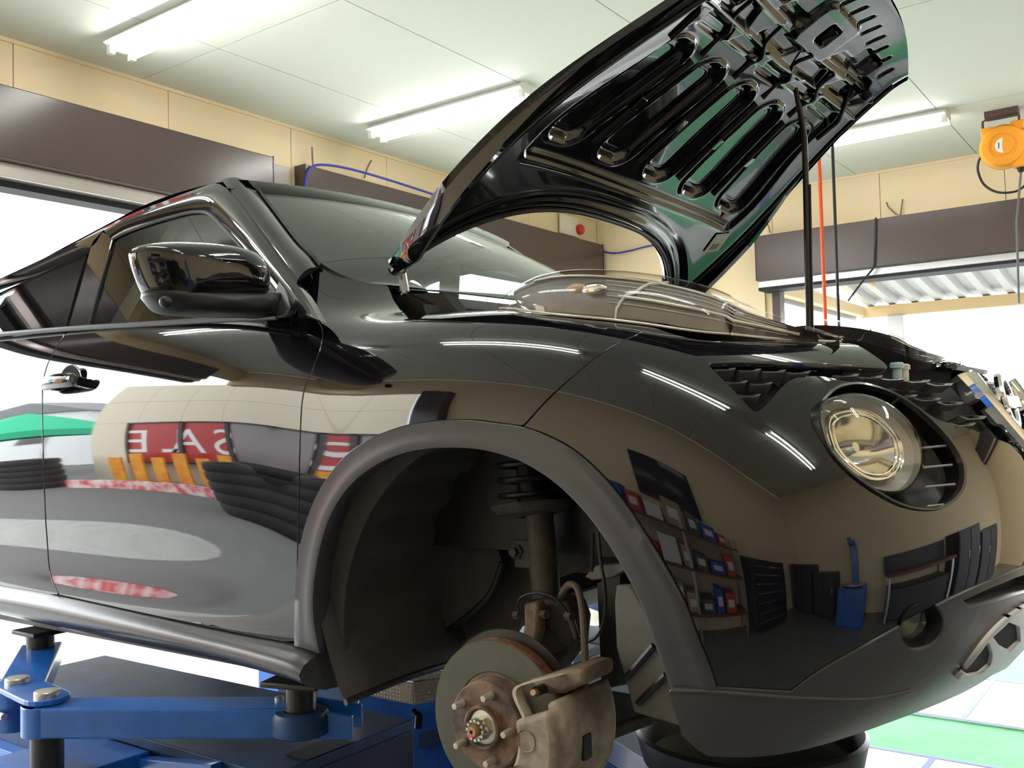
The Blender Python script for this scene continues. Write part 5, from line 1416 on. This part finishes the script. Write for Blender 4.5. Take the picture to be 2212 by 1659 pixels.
# slanted blue guard of the lift behind the brake rotor
g = thing('lift_tower', 'slanted blue steel lift tower seen behind the brake rotor', 'lift tower', (-1.25, .12, 0))
gp = [onY(p, .02) for p in ((790, 1470), (905, 1440), (968, 1590), (975, 1659), (930, 1800), (700, 1800), (740, 1600))]
MB().prism(gp, (0, .10, 0)).build('tower_plate', M_BLUE, g, smooth=False, bevel=.005)
MB().prism([onY(p, .012) for p in ((905, 1585), (985, 1560), (990, 1590), (905, 1618))], (0, .01, 0)).build('tower_rib', M_BLUED, g, smooth=False)
MB().prism([(-1.15, .03, 0), (-.9, .03, 0), (-.9, .03, .10), (-1.15, .03, .5)], (0, .09, 0)).build('tower_foot', M_BLUE, g, smooth=False, bevel=.005)
MB().tube([onY((893, 1538), .0), onY((905, 1545), .0), onY((903, 1572), .0)], .012, 10).build('tower_hook', M_BLACKP, g)
g2 = thing('lift_crossbeam', 'short blue steel lift beam at the bottom right of the brake caliper', 'lift beam', (-.35, .1, 0))
q = [onY(p, .05) for p in ((1215, 1622), (1255, 1610), (1345, 1668), (1420, 1720), (1400, 1800), (1215, 1800))]
MB().prism(q, (0, .12, 0)).build('beam_plate', M_BLUE, g2, smooth=False, bevel=.005)
zmin = min(p[2] for p in q)
MB().box((q[0][0] - .05, .06, 0), (q[0][0] + .12, .16, zmin + .05)).build('beam_leg', M_BLUE, g2, smooth=False, bevel=.004)
# perforated sheet-metal basket on the lift
bk = thing('wire_basket', 'perforated tan metal basket behind the sill end, by the brake rotor', 'basket', (-.85, -.22, .70))
o0 = onY((776, 1524), -.26); ux = onY((895, 1548), -.26) - o0; ux[2] *= .3; uz = np.array([0, 0, .055])
nx, nz = 18, 6
def perforated(o_, ux_, uz_):
    m = MB()
    for i in range(nx + 1):
        c = o_ + ux_ * i / nx + uz_ * .5; m.obox(c, ux_ / nx * .26, np.array([0, .0008, 0]), uz_ * .5)
    for j in range(nz + 1):
        c = o_ + ux_ * .5 + uz_ * j / nz; m.obox(c, ux_ * .5, np.array([0, .0007, 0]), uz_ / nz * .28)
    return m
M_PERF = mat('tan_perforated_steel', (.32, .27, .20), .45, metal=.5)
o0[2] = max(o0[2], .761); bk.location.z = .76
perforated(o0, ux, uz).build('perforated_side', M_PERF, bk, smooth=False, kind='stuff')
vy = np.array([.06, .13, 0])
perforated(o0 + ux, vy, uz).build('perforated_side', M_PERF, bk, smooth=False, kind='stuff')
perforated(o0 + vy, ux, uz).build('perforated_side', M_PERF, bk, smooth=False, kind='stuff')
MB().add([o0, o0 + ux, o0 + ux + vy, o0 + vy], [(0, 1, 2, 3)]).build('basket_floor', M_PERF, bk, smooth=False)
MB().tube([o0 + uz, o0 + ux + uz, o0 + ux + vy + uz, o0 + vy + uz, o0 + uz], .0035, 8).build('basket_rim', M_STEEL, bk)

# ---- waste oil drum under the bumper
dc = np.array([.165, -.165 + .10, 0]); dr = .235
dr_t = thing('oil_drum', 'grey drum with a black funnel rim under the front bumper', 'drum', (dc[0], dc[1], 0))
MB().lathe([(.001, .0), (dr - .01, .0), (dr, .02), (dr, .70), (dr - .006, .72), (dr - .02, .72), (dr - .02, .30), (.001, .30)], dc, (0, 0, 1), 56).build('drum_body', mat('grey_green_drum', (.20, .22, .205), .5, noise=.15, nscale=6), dr_t, sharp=40)
MB().lathe([(dr - .01, .70), (dr + .006, .715), (dr + .020, .775), (dr + .012, .782), (dr - .02, .70)], dc, (0, 0, 1), 56).build('funnel_rim', M_BLACKP, dr_t, sharp=50)
for z in (.25, .48):
    MB().lathe([(dr - .002, z - .012), (dr + .008, z), (dr - .002, z + .012)], dc, (0, 0, 1), 56).build('drum_hoop', mat('grey_green_drum'), dr_t)
# ================================================================== floor marks, hall fittings, canopy and yard
def floor_mark(name, lo, hi, m, h=.004):
    o = MB().box((lo[0], lo[1], 0), (hi[0], hi[1], h)).build(name, m, None, smooth=False); o['kind'] = 'structure'; return o
floor_mark('floor_green_aisle', (-2.2, 1.35, 0), (1.1, 2.95, 0), M_GREEN, .003)
floor_mark('floor_green_aisle_far', (-1.2, 3.72, 0), (.7, 4.7, 0), M_GREEN, .003)
for k, (y0, y1, lab) in enumerate(((1.62, 2.28, 'white floor plate with blue lines under the right end of the bumper'), (2.86, 3.72, 'white floor plate with blue lines nearer to the far opening'))):
    t = thing('floor_plate', lab, 'floor plate', (.2, (y0 + y1) / 2, 0))
    MB().box((-1.4, y0, .003), (3.4, y1, .010)).build('plate', M_WHITEP, t, smooth=False, bevel=.002)
    for y in (y0 + .02, y1 - .02):
        MB().box((-.35, y - .012, .010), (3.4, y + .012, .0115)).build('blue_line', M_BLUEL, t, smooth=False)
    for x in (.02, .62, 1.22):
        MB().box((x - .012, y0 + .02, .010), (x + .012, y1 - .02, .0113)).build('blue_line', M_BLUEL, t, smooth=False)
    for x in (-.16, -.55):
        MB().box((x - .05, y0 + .2, .010), (x - .01, y0 + .34, .014)).build('rust_patch', M_CALD, t, smooth=False)

# ---- hose reel under the ceiling
rx, ry, rz = onY((2168, 318), 4.92)
reel = thing('hose_reel', 'orange hose reel hanging from the ceiling at the right edge', 'hose reel', (rx, ry, rz))
M_REEL = mat('orange_reel_plastic', (0.85, 0.33, 0.02), 0.35)
rd_ = np.array([.10, -.99, -.02]); rd_ /= np.linalg.norm(rd_)
rr = .145
MB().lathe([(.001, .060), (.060, .060), (.066, .054), (.080, .053), (.086, .060), (.100, .062), (.128, .056), (rr, .035), (rr + .004, 0), (rr, -.035), (.12, -.055), (.001, -.055)], (rx, ry, rz), rd_, 48).build('reel_case', M_REEL, reel, sharp=35)
sp_ = np.array([rx, ry, rz])
MB().obox(sp_ + np.array([.095, 0, -.085]), (.045, 0, 0), (0, .038, 0), (0, 0, .07)).build('hose_outlet', M_REEL, reel, bevel=.012, bseg=3)
MB().obox(sp_ + np.array([-.09, 0, .11]), (.04, 0, 0), (0, .03, 0), (0, 0, .035)).build('mount_lug', M_REEL, reel, bevel=.008)
MB().obox(sp_ + np.array([.09, 0, .13]), (.04, 0, 0), (0, .03, 0), (0, 0, .03)).build('mount_lug', M_REEL, reel, bevel=.008)
tx_ = np.array([.99, .10, 0]); face = lambda a, c, h: sp_ + rd_ * h + tx_ * a + np.array([0, 0, c])
fc_ = [face(-.008, 0, .0615)] + [face(.050 * math.cos(a), .050 * math.sin(a), .0615) for a in np.linspace(math.pi / 2, 1.5 * math.pi, 14)]
st = MB().add(fc_, [(0, q, q + 1) for q in range(1, 14)]).build('white_sticker', mat('white_sticker', (.82, .82, .78), .5), reel, smooth=False)
MB().obox(face(-.026, .002, .0622), tx_ * .004, rd_ * .0004, (.001, 0, .020)).build('sticker_print', mat('blue_print', (.10, .14, .25), .6), st, smooth=False)
MB().tube([sp_ + np.array(q) for q in ((-.12, 0, .10), (-.12, 0, .195), (-.10, 0, .205), (.08, 0, .205), (.10, 0, .195), (.10, 0, .10))], .008, 8).build('hanger', mat('rusty_brown_steel', (.10, .06, .05), .5), reel)
MB().box((rx - .10, ry - .05, rz + .205), (rx + .10, ry + .05, HCE)).build('ceiling_bracket', mat('rusty_brown_steel'), reel, smooth=False) if HCE - rz < .5 else None
ho = sp_ + np.array([.095, 0, -.15])
MB().tube([ho, ho + (0, 0, -.035)], [.026, .022, .016], 12).build('outlet_ferrule', M_BLACKP, reel)
MB().tube([ho + (0, 0, -.03), onY((2196, 480), 4.92), onY((2201, 655), 4.92)], .0075, 8).build('hanging_hose', mat('grey_hose', (.12, .13, .12), .5), reel)
MB().tube([onY(p, 4.97) for p in ((2119, 338), (2113, 352), (2113, 372), (2125, 398), (2150, 414), (2180, 416), (2205, 408), (2235, 380))], .008, 8, smooth=5).build('feed_loop', M_RUBBER, reel)
# ---- hanging lines
def line(name, label, px0, px1, y, r, m, cat='hose'):
    a = onY(px0, y); b_ = onY(px1, y); d = (b_ - a) / (b_[2] - a[2])
    top = a + d * (HCE - a[2]); bot_ = b_ + d * (.95 - b_[2])
    o = MB().tube([top, a, (a + b_) / 2, b_, bot_], r, 10).build(name, m, None)
    return tag(o, label, cat)
line('air_hose', 'orange air hose hanging straight down right of the black rod', (1768, 310), (1783, 690), 2.6, .009, M_ORANGE)
line('power_cable', 'thin black cable hanging straight down right of the orange hose', (1797, 280), (1812, 695), 2.6, .0075, M_RUBBER, 'cable')
# ---- cables and stubs on the walls
M_BCAB = mat('blue_cable', (.03, .04, .35), .4)
tag(MB().tube([onX(p, XA + .115) for p in ((659, 420), (661, 385), (672, 362), (700, 356), (760, 366), (850, 392), (960, 428), (1060, 462))], .009, 8, smooth=5).build('blue_cable', M_BCAB), 'blue cable looping over the top of the brown shutter box behind the car roof', 'cable')
tag(MB().tube([onY(p, YB - .03) for p in ((1270, 523), (1295, 540), (1325, 547), (1360, 542), (1400, 532), (1440, 528), (1630, 512))], .009, 8, smooth=5).build('blue_cable', M_BCAB), 'blue cable sagging across the cream corner seen under the open hood', 'cable')
for k, (pts, lab) in enumerate((([(674, 318), (675, 340), (676, 360)], 'short grey wire stub standing up beside the blue cable loop'),
                                ([(802, 347), (794, 362), (787, 384)], 'short bent wire stub above the brown box, left of the hood'))):
    tag(MB().tube([onX(p, XA + .05) for p in pts], .006, 6, smooth=3).build('wire_stub', mat('grey_wire', (.18, .16, .13), .5)), lab, 'wire')
for k, (pts, lab) in enumerate((([(1915, 437), (1918, 446), (1935, 462), (1945, 465), (1950, 430)], 'bent wire hook on the cream wall above the far shutter box'),
                                ([(1656, 478), (1661, 492), (1664, 503)], 'tiny wire stub on the far wall right of the hood'))):
    tag(MB().tube([onY(p, YB - .03) for p in pts], .006, 6).build('wire_stub', mat('grey_wire')), lab, 'wire')
tag(MB().tube([onY(p, YB - .245) for p in ((1892, 470), (1891, 520), (1889, 570), (1886, 580), (1860, 612), (1832, 650))], .008, 8).build('black_cord', M_RUBBER), 'black cord running down the far shutter box and out under the canopy', 'cord')
tag(MB().tube([(-2.62, YB - .03, 0.0), (-2.62, YB - .03, Z_FT)], .035, 14).build('conduit', M_WALL), 'cream vertical conduit on the wall seen under the open hood', 'conduit')
ws = thing('wall_sign', 'small white sign with a red disc above the brown shutter box', 'sign', tuple(onX((1228, 490), XA + .04)))
c0 = onX((1228, 488), XA + .02)
MB().box((c0[0], c0[1] - .16, c0[2] - .09), (c0[0] + .015, c0[1] + .16, c0[2] + .09)).build('sign_plate', mat('white_sign', (.75, .72, .62), .5), ws, smooth=False)
MB().lathe([(.05, .016), (.05, .05), (.04, .06), (.001, .062)], onX((1247, 497), XA + .02), (1, 0, 0), 20).build('red_disc', mat('red_sign_lamp', (.55, .03, .02), .35), ws)
# ---- canopy outside the far opening
can = thing('canopy', 'corrugated grey metal canopy on a tan beam outside the far opening', 'canopy', (0, 8, 0))
Y0, Y1 = 6.2, 9.5
def zc(y): return 2.95 - (y - Y0) / (Y1 - Y0) * .12
P0 = onY((1905, 668), Y1); P1 = onY((2212, 625), Y1)
zfar = P0[2] + .05
def zc(y): return zfar + .42 * (Y1 - y) / (Y1 - Y0)
xx = np.arange(-2.15, 5.0, .25)
prof = []
for x in xx:
    prof += [(x, 0), (x + .08, 0), (x + .11, .075), (x + .22, .075), (x + .25, 0)]
b = MB(); b.grid(np.array([[(x, y, zc(y) + h + o_) for x, h in prof] for y, o_ in ((Y0, 0), (Y1 + .25, 0))]))
b.build('corrugated_roof', mat('grey_corrugated_steel', (.42, .43, .43), .5, metal=.2), can, smooth=False)
M_BEAM = mat('tan_steel_beam', (.55, .42, .24), .55)
MB().box((-2.2, Y1 - .05, zfar - .14), (5.0, Y1 + .05, zfar - .01)).build('front_beam', M_BEAM, can, smooth=False)
MB().box((-2.26, Y0, zfar - .12), (-2.16, Y1 + .05, zfar - .01)).build('side_beam', M_BEAM, can, smooth=False)
MB().prism([(-2.30, Y0, zfar + .40), (-2.30, Y1, zfar + .02), (-2.30, Y1, zfar - .16), (-2.30, Y0, zfar - .16)], (.03, 0, 0)).build('side_board', mat('grey_board', (.20, .20, .20), .6), can, smooth=False)
MB().tube([(-2.1, Y0 + .4, zc(Y0 + .4) - .05), (-1.5, Y0 + 1.2, zc(Y0 + 1.2) - .30)], .02, 8).build('brace', M_BEAM, can)
px_ = onY((1938, 700), Y1)[0]
MB().box((px_ - .09, Y1 - .08, -.02), (px_ + .09, Y1 + .08, zfar - .14)).build('post', mat('pale_grey_post', (.45, .47, .5), .6), can, smooth=False, bevel=.01)
MB().box((px_ + 3.4, Y1 - .08, -.02), (px_ + 3.58, Y1 + .08, zfar - .14)).build('post', mat('pale_grey_post'), can, smooth=False, bevel=.01)

# ---- the shop across the yard, seen mirrored in the door
YF = -7.0
shop = thing('shop_building', 'cream shop with a red sale window, mirrored in the car door', 'building', (-9, YF, 0))
M_SHOP = mat('cream_shop_wall', (.72, .64, .50), .7)
for i in range(4):
    for j in range(2):
        x0 = -11.6 + i * 1.28
        MB().box((x0 + .006, YF - .2, 2.35 + j * 1.2 + .006), (x0 + 1.274, YF, 2.35 + (j + 1) * 1.2 - .006)).build('wall_panel', M_SHOP, shop, smooth=False)
MB().box((-11.6, YF - .3, -.12), (-6.48, YF - .2, 4.75)).build('wall_core', M_SHOP, shop, smooth=False)
MB().box((-11.6, YF - .2, -.12), (-10.6, YF, 2.35)).build('wall_panel', M_SHOP, shop, smooth=False)
M_RED = mat('red_sale_film', (.45, .035, .03), .35)
M_FRAME = mat('dark_window_frame', (.03, .028, .028), .4)
for k, (x0, x1) in enumerate(((-10.6, -9.0), (-9.0, -7.6), (-7.6, -6.6))):
    w_ = MB().box((x0 + .05, YF - .06, .60), (x1 - .05, YF - .03, 2.30)).build('window_pane', M_RED if k < 2 else mat('grey_glazing', (.25, .22, .22), .1), shop, smooth=False)
    for a, b_ in (((x0, .55), (x0 + .06, 2.36)), ((x1 - .06, .55), (x1, 2.36)), ((x0, .55), (x1, .61)), ((x0, 2.30), (x1, 2.36))):
        MB().box((a[0], YF - .08, a[1]), (b_[0], YF + .02, b_[1])).build('window_bar', M_FRAME, shop, smooth=False)
def letters(txt, x, z, size, parent, m):
    for ch, dx in zip(txt, (.36, -.36)):
        _letter(ch, x + dx * size, z, size, parent, m)
def _letter(txt, x, z, size, parent, m):
    cu = bpy.data.curves.new('lettering', 'FONT'); cu.body = txt; cu.size = size; cu.extrude = .004; cu.align_x = 'CENTER'
    tmp = bpy.data.objects.new('tmp', cu); COL.objects.link(tmp)
    bpy.context.view_layer.update()
    me = bpy.data.meshes.new_from_object(tmp.evaluated_get(bpy.context.evaluated_depsgraph_get())); me.materials.clear(); me.materials.append(m)
    bpy.data.objects.remove(tmp)
    o = bpy.data.objects.new('letter', me); COL.objects.link(o)
    r = root_of(parent).location
    # faces +Y: text reads correctly for someone standing in the workshop
    o.parent = parent
    o.matrix_local = Matrix.Translation(-r) @ Matrix(((-1, 0, 0, x), (0, 0, 1, YF - .02), (0, 1, 0, z), (0, 0, 0, 1)))
M_WHT = mat('white_letter', (.8, .78, .76), .5)
letters('SA', -8.3, .98, 1.45, shop, M_WHT); letters('LE', -9.75, .98, 1.45, shop, M_WHT)
M_YEL = mat('yellow_banner', (.80, .42, .03), .6, color2=(.75, .22, .03), nscale=5)
M_BLK = mat('black_tyre', (.02, .02, .02), .75)
for k in range(7):
    x = -10.7 + k * .60
    o = MB().box((x, YF + .25, -.12), (x + .33, YF + .29, .80 + .15 * (k % 2))).build('banner', M_YEL, None, smooth=False); tag(o, ('first', 'second', 'third', 'fourth', 'fifth', 'sixth', 'seventh')[k] + ' yellow banner, counted from the green tent side, before the mirrored shop', 'banner', 'yellow shop banners')
bn = MB().box((-10.7, YF + .9, -.12), (-6.9, YF + .96, .12)).build('banner', mat('red_white_banner', (.6, .06, .07), .6, color2=(.75, .65, .62), nscale=6), None, smooth=False)
tag(bn, 'long red and white banner low before the mirrored shop', 'banner')
for i, (x, y) in enumerate(((-11.4, YF + .9), (-12.1, YF + .7), (-6.3, YF + .8), (-5.7, YF + .7), (-6.0, YF + 1.6))):
    for k in range(5):
        o = MB().lathe([(.20, -.09), (.30, -.10), (.325, -.06), (.325, .06), (.30, .10), (.20, .09)], (x, y, -.02 + .2 * k), (0, 0, 1), 24, closed=True).build('tyre', M_BLK, None)
        tag(o, ('bottom', 'second', 'middle', 'fourth', 'top')[k] + ' black tyre of the ' + ('stack left of the mirrored shop', 'stack nearest the green tent', 'stack at the right shop corner', 'stack farthest right of the shop', 'front stack right of the shop')[i], 'tyre', 'stacked tyres in the yard')
# white house and green tent at the left of the reflection
hs = thing('white_house', 'white house behind the green tent, mirrored at the left door edge', 'building', (-22, -11, 0))
MB().box((-26, -13, -.12), (-19, -11, 4.2)).build('house_wall', mat('white_house_wall', (.75, .76, .76), .8), hs, smooth=False)
MB().prism([(-26.3, -10.8, 4.2), (-18.7, -10.8, 4.2), (-22.5, -10.8, 5.6)], (0, -2.4, 0)).build('house_roof', mat('grey_roof', (.2, .2, .21), .8), hs, smooth=False)
for x in (-25, -23, -21):
    MB().box((x, -11.0, 1.6), (x + .9, -10.96, 2.7)).build('house_window', M_FRAME, hs, smooth=False)
tn = thing('green_tent', 'green market tent mirrored at the left edge of the door', 'tent', (-15.5, -7.8, 0))
MB().add([(-17, -9.3, 2.3), (-14, -9.3, 2.3), (-14, -6.3, 2.3), (-17, -6.3, 2.3), (-15.5, -7.8, 3.5)], [(0, 1, 4), (1, 2, 4), (2, 3, 4), (3, 0, 4)]).build('tent_roof', mat('green_tent_cloth', (.02, .38, .20), .7), tn, smooth=False)
MB().add([(x, y, z) for z in (2.3, 1.95) for x, y in ((-17, -9.3), (-14, -9.3), (-14, -6.3), (-17, -6.3))], [(0, 1, 5, 4), (1, 2, 6, 5), (2, 3, 7, 6), (3, 0, 4, 7)]).build('tent_valance', mat('green_tent_cloth'), tn, smooth=False)
for x, y in ((-17, -9.3), (-14, -9.3), (-14, -6.3), (-17, -6.3)):
    MB().tube([(x, y, -.12), (x, y, 2.3)], .03, 8).build('tent_pole', M_STEEL, tn)

# ---- workshop furniture along the near wall, seen mirrored in the bumper
sh = thing('shelving_unit', 'steel shelf of boxes mirrored in the front bumper', 'shelf', (.4, YN + .25, 0))
M_SHELF = mat('dark_red_shelf', (.16, .06, .04), .6)
for z in (.35, .85, 1.3):
    MB().box((-.7, YN + .05, z), (1.5, YN + .45, z + .03)).build('shelf_board', M_SHELF, sh, smooth=False)
for x in (-.7, .4, 1.46):
    MB().box((x, YN + .05, 0), (x + .04, YN + .09, 1.5)).build('upright', M_STEEL, sh, smooth=False)
    MB().box((x, YN + .41, 0), (x + .04, YN + .45, 1.5)).build('upright', M_STEEL, sh, smooth=False)
cols = [((.75, .74, .70), 'white'), ((.02, .10, .45), 'blue'), ((.45, .30, .16), 'brown'), ((.55, .08, .05), 'red'), ((.10, .10, .11), 'black')]
i = 0
for z, zn in ((.38, 'bottom'), (.88, 'middle'), (1.33, 'top')):
    x = -.6; nb = 0
    while x < 1.25:
        w_ = .16 + .14 * ((i * 7) % 5) / 4; h_ = .16 + .14 * ((i * 3) % 4) / 3; c, nm = cols[(i * 2 + int(z * 3)) % 5]
        o = thing('storage_box', f'{nm} box, ' + ('first', 'second', 'third', 'fourth', 'fifth', 'sixth', 'seventh', 'eighth')[nb] + f' from the left on the {zn} board of the mirrored shelf', 'box', (x, YN + .25, z), 'boxes on the workshop shelf')
        MB().box((x, YN + .12, z), (x + w_, YN + .40, z + h_)).build('carton', mat('box_' + nm, c, .6), o, smooth=False, bevel=.006)
        MB().box((x + w_ * .2, YN + .40, z + h_ * .3), (x + w_ * .8, YN + .403, z + h_ * .7)).build('carton_label', M_WHT, o, smooth=False)
        x += w_ + .05; i += 1; nb += 1
tv = thing('wall_screen', 'black screen on the near wall mirrored in the bumper', 'screen', (.35, YN + .05, 1.6))
MB().box((-.15, YN, 1.60), (.95, YN + .06, 2.25)).build('screen_panel', mat('dark_screen', (.01, .01, .012), .1), tv, smooth=False, bevel=.01)
tc = thing('tool_chest', 'black tool chest with drawers mirrored low in the bumper', 'tool chest', (2.1, YN + .4, 0))
MB().box((1.65, YN + .05, .08), (2.75, YN + .6, 1.25)).build('chest_body', mat('black_chest', (.015, .015, .016), .3), tc, smooth=False, bevel=.01)
for k in range(7):
    dr_ = MB().box((1.69, YN + .6, .12 + k * .15), (2.71, YN + .615, .25 + k * .15)).build('drawer', mat('black_chest'), tc, smooth=False, bevel=.004)
    MB().box((1.75, YN + .615, .225 + k * .15), (2.65, YN + .635, .24 + k * .15)).build('drawer_handle', M_CHROME, dr_, smooth=False)
tm = thing('tyre_machine', 'blue tyre changing machine mirrored at the bumper front', 'machine', (3.6, -1.2, 0))
MB().box((3.3, -1.6, 0), (4.1, -.8, .75)).build('machine_base', M_BLUE, tm, smooth=False, bevel=.03)
MB().lathe([(.001, .80), (.28, .80), (.30, .78), (.12, .74)], (3.65, -1.2, 0), (0, 0, 1), 32).build('turntable', M_STEEL, tm)
MB().box((4.0, -1.3, .7), (4.2, -1.1, 1.8)).build('column', M_BLUE, tm, smooth=False, bevel=.02)
MB().box((3.5, -1.25, 1.65), (4.1, -1.15, 1.8)).build('swing_arm', M_BLUE, tm, smooth=False, bevel=.02)
for k, (y0, y1, h_, nm) in enumerate(((-3.35, -2.6, 1.25, 'next to the shelf corner'), (-2.5, -1.8, 1.05, 'left of the blue machine'), (2.2, 3.2, 1.30, 'beyond the workbench'), (3.3, 4.4, 1.10, 'nearest the far wall'))):
    cb = thing('parts_cabinet', 'dark grey steel cabinet ' + nm + ', mirrored in the bumper', 'cabinet', (3.95, (y0 + y1) / 2, 0))
    MB().box((3.62, y0, .06), (4.28, y1, h_)).build('cabinet_body', mat('dark_cabinet', (.03, .03, .033), .4), cb, smooth=False, bevel=.01)
    for q in range(2):
        ya, yb_ = y0 + .02 + q * (y1 - y0) / 2, y0 - .02 + (q + 1) * (y1 - y0) / 2
        d_ = MB().box((3.60, ya, .10), (3.62, yb_, h_ - .04)).build('cabinet_door', mat('dark_cabinet'), cb, smooth=False, bevel=.004)
        MB().box((3.58, yb_ - .06, h_ * .55), (3.60, yb_ - .04, h_ * .55 + .14)).build('door_pull', M_CHROME, d_, smooth=False)
    MB().box((3.7, y0 + .05, 0), (4.2, y1 - .05, .06)).build('plinth', M_BLACKP, cb, smooth=False)
wb = thing('workbench', 'dark workbench mirrored in the bumper beside the blue machine', 'workbench', (3.9, .8, 0))
MB().box((3.5, -.2, .85), (4.28, 2.0, .90)).build('bench_top', M_SHELF, wb, smooth=False)
MB().box((3.62, -.1, .04), (4.28, 1.9, .60)).build('bench_cupboard', mat('dark_cabinet'), wb, smooth=False)
MB().box((4.1, -.2, .90), (4.28, 2.0, 1.25)).build('back_panel', mat('dark_cabinet'), wb, smooth=False)
for x, y in ((3.55, -.15), (4.2, -.15), (3.55, 1.9), (4.2, 1.9)):
    MB().box((x, y, 0), (x + .06, y + .06, .85)).build('bench_leg', M_STEEL, wb, smooth=False)
